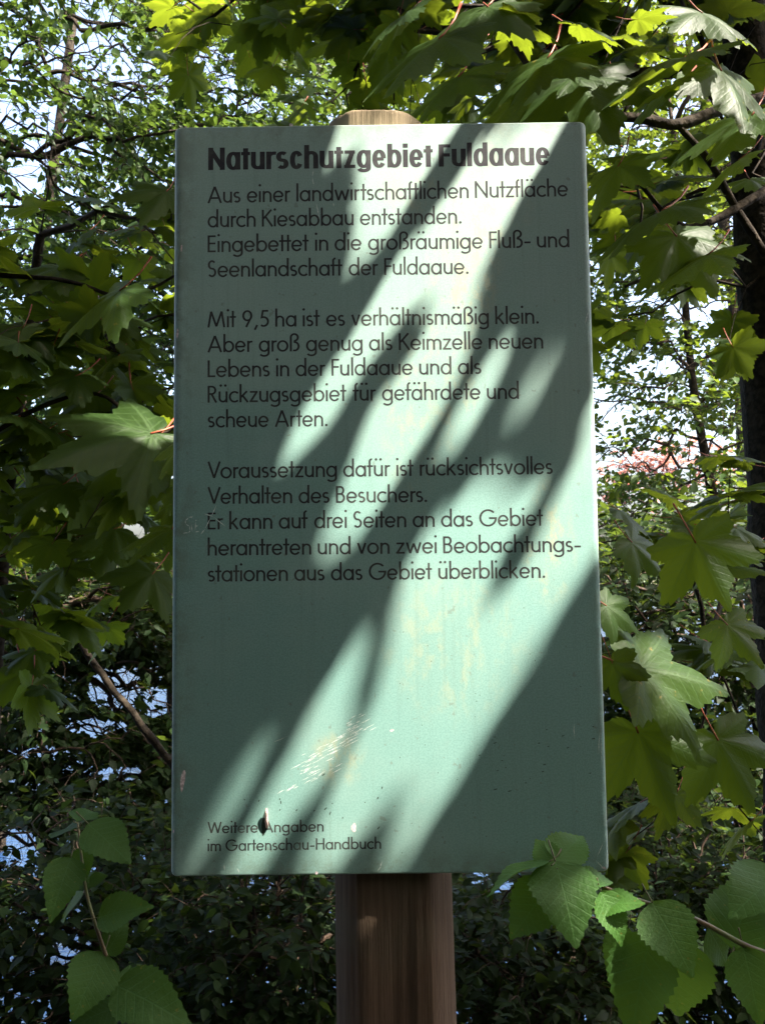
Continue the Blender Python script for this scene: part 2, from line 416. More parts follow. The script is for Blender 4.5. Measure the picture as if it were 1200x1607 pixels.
k.l(c, p.inputs['Base Color']); k.l(k.bump(n1, .9, .05), p.inputs['Normal']); k.l(p.outputs[0], k.out.inputs[0])
o = link('ground', mesh_np('ground', V, Fq.ravel(), np.arange(len(Fq))*4, None), None, [k.m]); o['kind'] = 'structure'
# water
k = NT('lake_water'); tc = k.n('ShaderNodeTexCoord'); p = k.n('ShaderNodeBsdfPrincipled')
p.inputs['Base Color'].default_value = (.010, .028, .07, 1); p.inputs['Roughness'].default_value = .06; p.inputs['IOR'].default_value = 1.33
w1 = k.noise(k.mapping(tc.outputs['Object'], (1.3, 3.2, 1)), 1.6, 4, .6)
k.l(k.bump(w1, .55, .12), p.inputs['Normal']); k.l(p.outputs[0], k.out.inputs[0])
wv = np.array([(-900, 2.6, -1.62), (900, 2.6, -1.62), (900, 159, -1.62), (-900, 159, -1.62)], float)
o = link('lake_water', mesh_np('lake_water', wv, np.arange(4), np.array([0]), None, smooth=False), None, [k.m]); o['kind'] = 'structure'

SM0 = [ovate_template(0, s, .30, .12, .25) for s in range(3)]
SM1 = [ovate_template(1, s, .30, .15, .22) for s in range(3)]
MP0 = [maple_template(0, s) for s in range(3)]
MP1 = [maple_template(1, s) for s in range(3)]
# far wood on the other shore: one mass
N = 9000
fx = RS.uniform(-130, 130, N); prof = 5.5+2.2*np.sin(fx*.09)+1.6*np.sin(fx*.23+1)+.8*np.sin(fx*.61)
fz = .2+prof*RS.uniform(0, 1, N)**.8; fy = 158+RS.uniform(0, 8, N)+3*np.sin(fx*.4)
P = np.stack([fx, fy, fz], 1)
o = merge('far_woodland', SM0, leaf_mats(P, RS.normal(size=(N, 3)), RS.normal(size=(N, 3)), RS.uniform(.7, 1.5, N)), M_FAR, None)
tag(o, 'low dark strip of woodland on the far shore of the lake', 'woodland')

# ------------------------------------------------------------------ trees
HOLES = [(160,75,46,60),(205,130,62,36),(108,98,34,34),(60,190,52,26),(55,262,42,42),(20,300,26,26),(335,95,34,24),(350,140,26,26),(700,6,34,22),(20,180,28,22),(115,232,30,18),(395,165,20,14),
         (1105,488,60,20),(1012,468,26,14),(1045,578,30,11),(965,648,30,14),(1100,695,40,20),(1010,728,70,18),(950,500,20,16),(1182,480,20,22),(1140,350,22,14),
         (125,632,42,20),(135,782,62,22),(30,830,22,14),(180,1082,44,34),(250,1100,26,26),(150,1140,50,14),(245,740,24,18),(28,470,16,12),(170,530,30,10),(200,830,30,14),
         (680,165,30,22),(742,150,18,10),(940,158,26,14),(1000,195,26,10),(1180,840,16,10),(50,1180,50,10),(190,1215,40,14),(20,1330,40,30),(100,1500,30,14),(960,1320,14,12),(790,1390,16,12)]
def in_hole(P):
    x, y, z = proj(P); b = np.zeros(len(P), bool)
    for cx, cy, rx, ry in HOLES: b |= (((x-cx)/rx)**2+((y-cy)/ry)**2 < 1)
    return b & (z > 0)
def make_tree(name, label, trunk, r0, crowns, n_nodes, per, leaf_len, tm_far, tm_near, mat, cat='tree', group=None, hole_keep=.05,
              parts=300, min_px=9, seed=1, up=1.0, twig=.28, r_tip=.0022, keep=None, leafname='leaf', nj=.42, droop=-.35, bark=None, stalk=None, avoid_front=False, sphere_in=.0):
    r = np.random.RandomState(seed); bark = bark or M_BARK
    trunk = np.asarray(trunk, float); tp = curve_pts(trunk, max(8, len(trunk)*4))
    nodes = [q for q in tp]; par = [-1]+list(range(len(tp)-1)); nt = len(tp)
    A = []
    vol = np.array([np.prod(c[1]) for c in crowns]); vol = vol/vol.sum()
    for (c, rad), f in zip(crowns, vol):
        m = max(4, int(n_nodes*f)); u = nrm(r.normal(size=(m, 3)))*(r.uniform(sphere_in, 1, m)**(1/2.4))[:, None]
        A.append(np.asarray(c)+u*np.asarray(rad))
    A = np.concatenate(A)
    A = A[~hits_lit(A)]
    A = A[A[:, 2] > ground_h(A[:, 0], A[:, 1])+.08]
    dmin = np.min(np.linalg.norm(A[:, None]-tp[None, nt//3:], axis=2), axis=1); A = A[np.argsort(dmin)]
    NN = np.zeros((nt+len(A), 3)); NN[:nt] = tp; depth = np.zeros(nt+len(A)); depth[:nt] = np.linspace(0, .2, nt)
    nd_bad = set()
    for i, a in enumerate(A):
        n = nt+i; lo = nt//3
        d = np.linalg.norm(NN[lo:n]-a, axis=1) + depth[lo:n]*.35
        near = np.argsort(d)[:8]; j = int(near[0])+lo
        pr = NN[near+lo]
        if a[1] > 0 and pr[:, 1].min() > 0 or abs(a[0]-a[1]/SUN[1]*SUN[0]) > 1.6: near = near[:0]; 
        for q in near:
            sg = NN[q+lo]+(a-NN[q+lo])*np.linspace(.05, .95, 9)[:, None]
            if not hits_lit(sg).any(): j = int(q)+lo; break
        else:
            if len(near): nd_bad.add(n)
        NN[n] = a; par.append(j); depth[n] = depth[j]+np.linalg.norm(NN[j]-a)
    cnt = np.ones(len(NN)); bad = set()
    for n in range(len(NN)-1, nt-1, -1): cnt[par[n]] += cnt[n]
    loc = trunk[0]
    root = empty(name, tuple(loc), label, cat, group)
    tb = MB(); rr = r0*(1-.62*np.linspace(0, 1, nt))
    tb.tube(tp, rr*(1+.06*np.sin(np.arange(nt)*2.3)), 12); tb.build('trunk', bark, root)
    br = MB()
    for n in range(nt, len(NN)):
        if n in nd_bad: continue
        a, b = NN[par[n]], NN[n]; L = np.linalg.norm(b-a)
        ra = min(r_tip*math.sqrt(cnt[n])*1.15, r0*.55); rb = min(r_tip*math.sqrt(cnt[n]), r0*.5)*.85
        mid = (a+b)/2 + r.normal(size=3)*L*.07 + np.array([0, 0, L*.05])
        if L > .25:
            br.tube(curve_pts([a, mid, b], 5), np.linspace(ra, rb, 5), 5 if ra > .006 else 4, False)
        else: br.tube([a, mid, b], [ra, (ra+rb)/2, rb], 4, False)
    # twigs with leaves on both sides
    n0 = NN[nt:]; m = len(n0); dirs = nrm(nrm(n0-NN[np.array(par[nt:])])*.8 + r.normal(size=(m, 3))*.55*np.array([1, 1, .5]))
    P, T, Nn = [], [], []
    for s in range(per):
        t = (s+.5)/per; side = 1 if s % 2 else -1
        sd = nrm(np.cross(dirs, np.array([0, 0, 1.])+r.normal(size=(m, 3))*.15))*side
        base = n0+dirs*(twig*t)[..., None] if False else n0+dirs*twig*t+np.array([0, 0, -.06*twig*t*t*4])
        P.append(base + sd*leaf_len*.12 + r.normal(size=(m, 3))*leaf_len*.25)
        T.append(nrm(sd*.8+dirs*.7+r.normal(size=(m, 3))*.35*np.array([1, 1, .6])+np.array([0, 0, droop])))
        Nn.append(nrm(np.array([0, 0, up])+r.normal(size=(m, 3))*nj))
    P = np.concatenate(P); T = np.concatenate(T); Nn = np.concatenate(Nn)
    for q in range(m):
        if r.rand() < .8 and not hits_lit(np.array([n0[q]+dirs[q]*twig*.5, n0[q]+dirs[q]*twig])).any(): br.tube([n0[q], n0[q]+dirs[q]*twig*.5+[0, 0, -.01*twig], n0[q]+dirs[q]*twig+[0, 0, -.06*twig*4*.9]], [r_tip*.7, r_tip*.5, r_tip*.3], 3, False)
    o = br.build('branches', bark if r0 > .05 else M_TWIG, root); o['kind'] = 'stuff'
    L = leaf_len*r.uniform(.7, 1.2, len(P)); C = P+T*L[:, None]*.5
    ok = ~((in_hole(C)) & (r.rand(len(P)) > hole_keep))
    ok &= ~blocks_spot(C, L*.45)
    if keep is not None: ok &= keep(C)
    Sd = nrm(np.cross(T, Nn))*L[:, None]*.38
    Zd = nrm(np.cross(np.cross(T, Nn), T))*L[:, None]*.22
    ok &= ~(hits_lit(P) | hits_lit(C) | hits_lit(P+T*L[:, None]-Zd) | hits_lit(C-Zd*.4) | hits_lit(C+Sd) | hits_lit(C-Sd))
    # nothing in the gap between the camera and the board
    d = C-CAM; ok &= ~((C[:, 1] < .04) & (np.abs(C[:, 0]) < .42+.2) & (C[:, 2] < 2.25) & (C[:, 1] > -1.6)) & (np.linalg.norm(d, axis=1) > .55)
    ok &= C[:, 2] > ground_h(C[:, 0], C[:, 1])+.01
    P, T, Nn, L, C = P[ok], T[ok], Nn[ok], L[ok], C[ok]
    M = leaf_mats(P, T, Nn, L)
    x, y, z = proj(C); inside = (x > -10) & (x < 1210) & (y > -10) & (y < 1617) & (z > 0)
    behind = (x > 268) & (x < 950) & (y > 195) & (y < 1372) & (C[:, 1] > 0)
    sz = np.where(inside & ~behind, F_PX*L/np.maximum(z, .1), 0)
    order = np.argsort(-sz); npart = int(min(parts, (sz > min_px).sum()))
    idx, rest = order[:npart], order[npart:]
    if npart:
        mes = [template_mesh(leafname, t, mat, stalk) for t in tm_near]
        for q, i in enumerate(idx): place_leaf(leafname, mes[q % len(mes)], M[i], root)
    if len(rest): merge('foliage', tm_far, M[rest], mat, root)
    return root, len(P)
def W(px, py, y): return at(px, py, y)
def G(x, y): return (x, y, float(ground_h(np.array(x), np.array(y))))

stat = {}
# small-leaved tree on the left, its limbs cross the sky
t, n = make_tree('small_leaved_tree', 'tree with small dark leaves and thin crossing limbs against white sky, upper left',
    [G(-3.4, 3.6), (-3.3, 3.6, 1.0), (-3.0, 3.5, 2.6), (-2.6, 3.4, 4.4), (-2.3, 3.3, 6.2)], .09,
    [(W(60, 60, 3.3), (1.4, .9, 1.3)), (W(330, 60, 3.4), (1.1, .8, .9)), (W(120, 330, 3.4), (1.2, .8, .9)), (W(330, 260, 3.6), (.9, .8, .8))],
    900, 14, .058, SM1, SM1, M_GREEN, seed=3, hole_keep=.3)
stat['small'] = n
# trees standing on the bank
specs = [
 ('bank_tree', 'slim dark-trunked tree behind the post top, its crown full of small yellow-green leaves', [G(-.25, 4.6), (-.22, 4.6, 1.5), (-.15, 4.6, 3.2), (-.1, 4.5, 5.0), (.1, 4.5, 6.4)], .085,
   [(W(470, 60, 4.6), (1.5, 1.0, 1.3)), (W(760, 80, 4.6), (1.4, 1.0, 1.2)), (W(620, -150, 4.6), (1.8, 1.2, 1.0))], 900, 14, .065, 21),
 ('bank_tree', 'leafy tree on the bank filling the right side beyond the board edge', [G(2.6, 5.2), (2.5, 5.2, 1.5), (2.3, 5.1, 3.0), (2.2, 5.0, 4.8)], .05,
   [(W(1060, 380, 5.0), (1.2, .9, .9)), (W(1100, 620, 5.2), (1.2, .9, .9)), (W(1150, 180, 5.2), (1.3, .9, 1.0)), (W(1000, 830, 5.2), (1.0, .8, .8))], 1400, 14, .068, 22),
 ('bank_tree', 'shadowy leafy tree on the bank behind the left edge of the board', [G(-1.3, 4.2), (-1.35, 4.2, 1.2), (-1.6, 4.2, 2.2), (-1.8, 4.1, 3.4)], .07,
   [(W(120, 560, 4.0), (1.2, .8, .8)), (W(200, 760, 4.2), (1.0, .8, .6)), (W(60, 900, 4.0), (1.0, .8, .8)), (W(230, 430, 4.4), (1.0, .8, .7))], 950, 14, .06, 23),
 ('bank_tree', 'pale-leaved tree farther back over the water on the upper right', [G(4.2, 8.5), (4.1, 8.5, 2), (4.0, 8.4, 4.5), (3.7, 8.4, 7.5)], .12,
   [(W(1000, 100, 8.5), (2.4, 1.2, 1.9)), (W(1120, 420, 8.5), (2.0, 1.2, 1.6)), (W(860, -60, 8.5), (2.2, 1.2, 1.6))], 900, 13, .085, 24),
 ('bank_tree', 'tall tree farther back with loose foliage at the top left', [G(-4.6, 9), (-4.5, 9, 2), (-4.2, 9, 5), (-3.8, 9, 8.5)], .13,
   [(W(150, 350, 9), (2.2, 1.2, 1.8)), (W(350, 80, 9), (2.4, 1.2, 2.0)), (W(20, 620, 9), (1.8, 1.2, 1.4))], 900, 13, .085, 25),
 ('bank_tree', 'bushy tree at the water edge seen low on the left', [G(-2.2, 3.3), (-2.3, 3.3, 0.0), (-2.2, 3.2, .7), (-2.0, 3.2, 1.3)], .05,
   [(W(80, 1050, 3.2), (.9, .6, .5)), (W(240, 1180, 3.2), (.8, .6, .5)), (W(60, 1250, 3.0), (.9, .6, .5)), (W(200, 960, 3.4), (.9, .6, .4))], 1300, 14, .060, 26),
 ('bank_tree', 'bushy tree at the water edge seen low on the right', [G(1.9, 3.3), (1.95, 3.3, 0.0), (1.9, 3.2, .6), (1.8, 3.2, 1.2)], .05,
   [(W(1080, 950, 3.2), (.9, .6, .5)), (W(1000, 1200, 3.2), (.8, .6, .5)), (W(1150, 1250, 3.0), (.8, .6, .6))], 1300, 14, .060, 27),
]
for nm, lb, tk, r0, cr, nn, per, ll, sdd in specs:
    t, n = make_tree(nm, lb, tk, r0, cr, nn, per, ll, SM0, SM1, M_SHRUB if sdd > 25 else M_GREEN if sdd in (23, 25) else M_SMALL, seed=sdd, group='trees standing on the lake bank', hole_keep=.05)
    stat[lb[:18]] = n
# shrubs low down
shr = [
 ('shrub with small pale oval leaves below the board, left of the post', (-.62, .95), [(W(430, 1500, 1.0), (.35, .35, .3)), (W(470, 1420, 1.1), (.3, .3, .25)), (W(350, 1590, .9), (.3, .3, .2))], 520, .038, 31),
 ('dark shrub in deep shade right of the post below the board', (.55, 1.15), [(W(830, 1530, 1.2), (.4, .35, .3)), (W(780, 1600, 1.1), (.35, .3, .3)), (W(900, 1480, 1.4), (.3, .3, .25))], 560, .038, 32),
 ('dark low shrub behind the leafy stem at the bottom left', (-1.15, 1.5), [(W(60, 1430, 1.5), (.5, .4, .35)), (W(260, 1480, 1.6), (.45, .4, .35)), (W(150, 1560, 1.4), (.5, .4, .3))], 640, .046, 33),
 ('dark shrub behind the bramble shoot at the bottom right', (1.15, 1.6), [(W(1080, 1380, 1.7), (.5, .4, .35)), (W(960, 1500, 1.7), (.5, .4, .3)), (W(1150, 1560, 1.5), (.4, .4, .3))], 640, .046, 34),
 ('shaded shrub hidden low behind the post and board', (-.1, 2.2), [(W(380, 1420, 2.3), (.6, .4, .4)), (W(620, 1560, 2.1), (.6, .4, .4)), (W(760, 1420, 2.4), (.5, .4, .4))], 760, .050, 35),
]
for lb, (gx, gy), cr, nn, ll, sdd in shr:
    g = G(gx, gy); top = np.mean([c[0] for c in cr], axis=0)
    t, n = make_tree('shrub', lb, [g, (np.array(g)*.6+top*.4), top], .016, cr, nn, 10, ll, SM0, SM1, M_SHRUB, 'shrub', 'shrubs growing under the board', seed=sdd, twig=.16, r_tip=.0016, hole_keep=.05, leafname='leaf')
    stat[lb[:18]] = n
# reddish bush on the right, far across
t, n = make_tree('reddish_bush', 'sunlit bush with reddish-pink leaves seen through the gap on the right', [G(5.2, 13), (5.2, 13, .2), (5.2, 13, 1.6)], .04,
    [(W(1010, 745, 13), (.9, .5, .45)), (W(1085, 725, 13), (.7, .5, .4))], 110, 10, .10, SM0, SM0, M_RED, 'bush', seed=41, hole_keep=1, twig=.3, r_tip=.004)

# ------------------------------------------------------------------ unseen trees added around and behind the viewer to cut sky light
for lb, tk, r0, cr, nn, sdd in (
 ('unseen tall tree added to block sky light, far behind the viewer on the left', [(-4.5, -7.5, 0), (-4.4, -7.4, 3), (-4.2, -7, 6)], .2, [((-4.3, -7.2, 4.0), (3.0, 1.8, 4.2))], 800, 76),
 ('unseen tall tree added to block sky light, far behind the viewer in the middle', [(.8, -8.5, 0), (.8, -8.4, 3), (.6, -8, 7)], .2, [((.5, -8.2, 4.2), (3.2, 1.8, 4.4))], 800, 77),
 ('unseen tall tree added to block sky light, far behind the viewer on the right', [(5.2, -7, 0), (5.1, -6.9, 3), (5, -6.6, 6)], .2, [((5.0, -6.8, 4.0), (3.0, 1.8, 4.2))], 800, 78),
 ('unseen low bushy tree added to block sky light, close behind the viewer', [(-1.2, -3.9, 0), (-1.2, -3.9, .6), (-1.1, -3.9, 1.5)], .06, [((-1.0, -4.0, 1.1), (1.6, .7, 1.1)), ((1.6, -3.9, 1.0), (1.5, .7, 1.0))], 420, 79),
 ('unseen broad leafy tree added to block sky light, behind the viewer on the left', [(-3.4, -3.8, 0), (-3.3, -3.8, 2), (-3.0, -3.6, 4.5)], .16, [((-3.2, -3.4, 2.6), (1.6, 1.6, 2.4)), ((-1.6, -2.6, 5.2), (2.2, 1.8, .9))], 760, 71),
 ('unseen broad leafy tree added to block sky light, straight behind the viewer', [(.2, -5.4, 0), (.2, -5.3, 2), (.1, -5.0, 5)], .18, [((0, -5.0, 2.6), (2.4, 1.3, 2.5)), ((.2, -3.0, 5.3), (2.2, 1.8, .8))], 900, 72),
 ('unseen broad leafy tree added to block sky light, behind the viewer on the right', [(3.6, -4.0, 0), (3.5, -3.9, 2), (3.3, -3.6, 4.5)], .16, [((3.3, -3.4, 2.6), (1.6, 1.6, 2.4)), ((2.2, -2.2, 5.2), (1.8, 1.6, .8))], 760, 73),
 ('unseen leafy tree added to block sky light, beside the path left of the viewer', [(-4.2, -.6, 0), (-4.1, -.6, 2), (-3.8, -.5, 4.5)], .14, [((-3.9, -.9, 2.6), (1.2, 1.6, 2.3)), ((-2.2, .2, 4.9), (1.8, 1.8, .8))], 700, 74),
 ('unseen leafy tree added to block sky light, beside the path right of the viewer', [(4.2, -.9, 0), (4.1, -.9, 2), (3.8, -.8, 4.5)], .14, [((3.9, -1.1, 2.4), (1.1, 1.6, 2.2)), ((2.3, .3, 5.4), (1.8, 1.8, .8))], 700, 75)):
    make_tree('sky_block_tree', lb, tk, r0, cr, nn, 10, .17, MP0, MP0, M_DEEP, seed=sdd, group='unseen trees added to cut sky light', parts=0, twig=.35)

HSPOTS = SPOTS[:14]
# ------------------------------------------------------------------ sycamore maples close by
MPH = [maple_template(2, s, .20+.05*(s % 3)) for s in range(8)]
H_MESH = [template_mesh('leaf', t, M_MAPLE, M_STALK, .55) for t in MPH]
def hero(parent, meshes, bx, by, tx, ty, y0, y1, camw, upw, q, side=0., scale=1.0, name='leaf', own=.07):
    a, b = at(bx, by, y0), at(tx, ty, y1); T = b-a; mid_ = (a+b)/2
    for c_, r_ in HSPOTS:
        d_ = mid_-c_; t_ = d_@SUN
        if t_ > own and np.linalg.norm(d_-t_*SUN) < r_+np.linalg.norm(T)*.4: return None
    L = np.linalg.norm(T)*scale; T = T/np.linalg.norm(T)
    N = nrm(nrm(CAM-a)*camw + np.array([side, 0, upw])); X = nrm(np.cross(T, N)); Z = np.cross(X, T)
    M = np.eye(4); M[:3, 0] = X*L; M[:3, 1] = T*L; M[:3, 2] = Z*L; M[:3, 3] = a
    return place_leaf(name, meshes[q % len(meshes)], M, parent)
# right-hand maple: trunk at the picture's right edge, limbs over the board
right, n = make_tree('sycamore_maple', 'large-leaved maple with dark trunk at the right, its boughs reaching over the board',
    [G(1.25, 1.35), (1.25, 1.35, .8), (1.22, 1.34, 1.6), (1.19, 1.32, 2.4), (1.15, 1.3, 3.2), (1.05, 1.3, 4.4)], .14,
    [(W(1050, 60, 1.1), (.8, .7, .5)), (W(760, -40, 1.0), (.8, .7, .4)), (W(1080, 330, 1.3), (.5, .5, .35)), (W(1080, 850, 1.0), (.3, .4, .15)), (W(1120, 1080, .8), (.3, .3, .35)),
     ((.5, 1.0, 3.9), (2.0, 1.4, .8))],
    400, 7, .118, MP1, MPH, M_MAPLE, seed=51, group=None, nj=.26, droop=-.18, min_px=34, twig=.26, r_tip=.003, stalk=M_STALK, hole_keep=.12)
stat['mapleR'] = n
for pts, r0_, r1_ in (([(700, -160), (760, 0), (810, 75), (868, 150), (925, 186)], .006, .010), ([(905, 184), (1000, 185), (1062, 196), (1130, 172), (1210, 150)], .010, .015),
                      ([(1062, 196), (1110, 250), (1150, 320), (1200, 400)], .007, .010), ([(1000, 140), (975, 185), (968, 225)], .004, .003),
                      ([(1000, 285), (1060, 350), (1110, 350), (1200, 300)], .004, .012), ([(1110, 350), (1040, 420), (980, 450)], .008, .003)):
    w = [W(a, b, .45+.0006*abs(a-900)) for a, b in pts]; c = curve_pts(w, 14); lb = MB(); lb.tube(c, np.linspace(r0_, r1_, 14)*(1+.08*np.sin(np.arange(14)*1.9)), 7); lb.build('bough', M_BARK, right)
HR = [ # base -> tip pixels, depth0, depth1, toward camera, up, template
 (1003, 1048, 1150, 1075, .08, .12, .8, .5, 0), (1000, 1148, 1060, 1290, .10, .05, .9, .25, 1), (1125, 1160, 1195, 1280, .16, .12, .8, .4, 2),
 (960, 1040, 985, 1115, .06, .05, .9, .3, 3), (1010, 970, 1110, 1000, .12, .14, .6, .6, 4), (950, 950, 1010, 985, .10, .10, .7, .5, 5),
 (1090, 850, 1150, 960, .16, .12, .7, .5, 6), (1200, 860, 1155, 925, .10, .06, .7, .7, 7), (990, 850, 1050, 905, .2, .2, .6, .7, 0), (1140, 980, 1200, 1040, .2, .15, .7, .5, 1),
 (1040, 330, 940, 370, .35, .25, .25, .9, 2), (1110, 400, 1030, 450, .3, .25, .4, .8, 3), (1060, 370, 1130, 440, .4, .3, .35, .9, 4), (1160, 250, 1080, 300, .3, .3, .3, .9, 5),
 (1075, 90, 975, 110, .3, .2, .2, 1., 6), (1060, 130, 985, 160, .3, .26, .1, 1., 7), (1130, 110, 1180, 190, .4, .3, .3, .9, 0), (1150, 30, 1090, 90, .3, .2, .25, 1., 1),
 (765, 10, 700, 60, .35, .25, .5, .8, 2), (690, 60, 600, 130, .3, .2, .35, .9, 3), (800, 30, 885, 55, .35, .35, .2, 1, 4), (905, 40, 985, 48, .35, .3, .12, 1, 5),
 (860, 90, 800, 160, .4, .3, .3, .9, 6), (900, 120, 960, 190, .45, .3, .35, .9, 7), (1000, 30, 1060, 20, .35, .35, .15, 1, 0), (640, 20, 560, 70, .4, .35, .3, .9, 1),
 (940, 200, 890, 130, .5, .5, .3, .9, 2), (720, 120, 650, 180, .6, .5, .3, .9, 3), (970, 800, 1030, 830, .3, .3, .3, .9, 5),
 (1180, 180, 1120, 240, .5, .4, .35, .9, 3), (820, 150, 760, 200, .6, .5, .3, .9, 1), (1100, 20, 1170, 60, .4, .3, .3, .9, 6), (970, 260, 920, 330, .4, .35, .3, .9, 4),
 (960, 400, 940, 450, .5, .5, .4, .9, 5),
]
for h in HR: hero(right, H_MESH, *h[:6], h[6]*(.45 if h[1] < 420 else .9), h[7], h[8], side=random.uniform(-.2, .2))
# left-hand maple
left, n = make_tree('sycamore_maple', 'young large-leaved maple at the left, layered boughs ending behind the board',
    [G(-1.25, 1.4), (-1.22, 1.35, .5), (-1.18, 1.3, 1.1), (-1.12, 1.25, 1.8), (-1.0, 1.15, 2.5)], .035,
    [(W(110, 520, .9), (.45, .4, .3)), (W(180, 740, .9), (.4, .35, .22)), (W(200, 350, 1.1), (.4, .4, .2)), (W(120, 920, 1.1), (.4, .35, .18)), (W(30, 650, 1.1), (.4, .4, .3))],
    80, 5, .125, MP1, MPH, M_MAPLE, seed=61, nj=.3, droop=-.2, min_px=30, twig=.2, r_tip=.0028, stalk=M_STALK, hole_keep=.15, keep=lambda C: proj(C)[1] > 300)
stat['mapleL'] = n
HL = [
 (240, 680, 55, 715, .5, .32, .85, .85, 0), (190, 455, 80, 525, .55, .5, .45, .9, 1), (250, 380, 180, 440, .5, .4, .5, .9, 2), (290, 600, 200, 590, .45, .4, .4, .9, 3), (262, 300, 225, 335, .6, .5, .5, .8, 4),
 (95, 420, 20, 440, .7, .6, .4, .9, 5), (120, 590, 40, 620, .6, .5, .5, .8, 6), (230, 700, 130, 760, .6, .5, .5, .8, 7), (280, 760, 200, 790, .45, .4, .4, .9, 0), (270, 830, 200, 870, .5, .4, .4, .9, 1),
 (240, 900, 190, 950, .6, .5, .8, .5, 2), (100, 760, 30, 800, .7, .6, .5, .8, 3), (60, 530, 0, 560, .7, .6, .4, .9, 4), (280, 480, 220, 500, .6, .5, .3, .9, 5), (150, 620, 90, 660, .8, .7, .4, .9, 6),
 (180, 830, 110, 850, .7, .6, .4, .9, 7), (300, 690, 240, 740, .4, .35, .5, .8, 2), (60, 680, -20, 700, .7, .6, .4, .9, 1),
]
for h in HL: hero(left, H_MESH, *h[:8], h[8], side=random.uniform(-.2, .2))
for pts, r0_, r1_, dy in (([(300, 640), (240, 685), (160, 620), (60, 640), (-40, 700)], .003, .006, .6), ([(290, 425), (200, 465), (100, 440), (-30, 430)], .003, .006, .65), ([(60, 900), (140, 1030), (200, 1110), (290, 1220), (420, 1330)], .009, .015, 1.6)):
    c = curve_pts([W(a, b, dy) for a, b in pts], 22); c[1:-1] += RS.normal(size=(20, 3))*r1_*.14; lb = MB(); lb.tube(c, np.linspace(r0_, r1_, 22)*(1+RS.uniform(-.12, .12, 22)), 8); lb.build('bough', M_BARK, left)

# ------------------------------------------------------------------ bough overhead whose leaves throw the streaks on the board
def build_canopy(parent):
    r = np.random.RandomState(5)
    shape = np.array([(0, 0), (0, .5), (0, 1), (.45, .55), (.7, .45), (.35, .3), (.5, 0), (-.45, .55), (-.7, .45), (-.35, .3), (-.5, 0), (.3, .75), (-.3, .75), (.2, .2), (-.2, .2), (.6, .2), (-.6, .2)])
    nv1 = 1+(len(MP1[0][0])-1)//2; pen = list(range(nv1, len(MP1[0][0]), 3))+[0]
    g = 7.0   # coverage grid in photo pixels over the board and a margin
    xs_ = np.arange(225, 1010, g); ys_ = np.arange(150, 1600, g); XX, YY = np.meshgrid(xs_, ys_)
    gx = (XX/GS).astype(int); gy = (YY/GS).astype(int); todo = ~LITM[gy, gx]
    pts = np.array([at(a, b, 0.0) for a, b in zip(XX.ravel(), YY.ravel())]).reshape(*XX.shape, 3)
    cover = np.zeros(XX.shape, int); cells = np.argwhere(todo); r.shuffle(cells)
    out = []
    for want in (1, 2):
        for size, tries in ((.12, 10), (.085, 12), (.06, 14), (.042, 16), (.028, 18), (.018, 14)):
            if want == 2 and size < .06: continue
            for (j, i) in cells:
                if cover[j, i] >= want: continue
                p = pts[j, i]; tmin = max(.25, (2.42-p[2])/SUN[2]) + .05
                for _ in range(tries if want == 1 else 3):
                    tt = tmin + r.uniform(.6, 1.6); q = p+SUN*tt
                    N = nrm(np.array([0, 0, 1.])+r.normal(size=3)*.4); T = nrm(r.normal(size=3)*np.array([1, 1, .25])); X_ = nrm(np.cross(T, N)); Z_ = np.cross(X_, T); T = nrm(T)
                    L = size*r.uniform(.8, 1.15); base = q - T*L*.45
                    ti = len(out) % 3; sv = MP1[ti][0]; W3 = base + (sv[:, :1]*X_+sv[:, 1:2]*T+sv[:, 2:]*Z_)*L
                    if hits_lit(W3, False).any() or hits_lit(W3[pen]).any() or blocks_spot(W3[pen]).any(): continue
                    x, y, z = proj(W3)
                    if ((z > 0) & (y > -25)).any(): continue
                    M = np.eye(4); M[:3, 0] = X_*L; M[:3, 1] = T*L; M[:3, 2] = Z_*L; M[:3, 3] = base; out.append((M, q))
                    sx, sy, _ = shadow_px(W3)
                    # mark covered cells: polygon of the leaf outline
                    poly = [(sx[a], sy[a]) for a in [0]+list(range(nv1, len(sx)))]
                    x0, x1 = max(0, int((sx.min()-225)/g)), int((sx.max()-225)/g)+2; y0, y1 = max(0, int((sy.min()-150)/g)), int((sy.max()-150)/g)+2
                    if x0 < XX.shape[1] and y0 < XX.shape[0] and x1 > 0 and y1 > 0:
                        sl = (slice(y0, y1), slice(x0, x1)); cover[sl] += poly_mask(poly, XX[sl], YY[sl])
                    cover[j, i] = max(cover[j, i], 1); break
    M = np.array([a for a, _ in out]); Q = np.array([b for _, b in out])
    print('canopy leaves', len(out), 'uncovered', int(((cover == 0) & todo).sum()), 'of', int(todo.sum()))
    merge('overhanging_foliage', MP1, M, M_MAPLE, parent)
    return Q
build_canopy(right)

# ------------------------------------------------------------------ the sign: post and board
sign = empty('information_sign', (.01, .10, 0), 'green nature reserve board with German text on a thick wooden post', 'sign')
k = NT('weathered_wood'); tc = k.n('ShaderNodeTexCoord'); p = k.n('ShaderNodeBsdfPrincipled'); p.inputs['Roughness'].default_value = .92; p.inputs['Specular IOR Level'].default_value = .2
o3 = tc.outputs['Object']
gr = k.noise(k.mapping(o3, (34, 34, .9)), 3.2, 8, .72); gr2 = k.noise(k.mapping(o3, (90, 90, 1.6)), 3.6, 6, .7); bl = k.noise(o3, 5, 3)
c = k.mix(k.ramp(gr, .3, .7, 0, 1), (.105, .068, .046, 1), (.185, .125, .084, 1)); c = k.mix(k.ramp(gr2, .56, .75, 0, .5), c, (.04, .027, .016, 1))
c = k.mix(k.ramp(bl, .5, .7, 0, .5), c, (.15, .13, .085, 1))
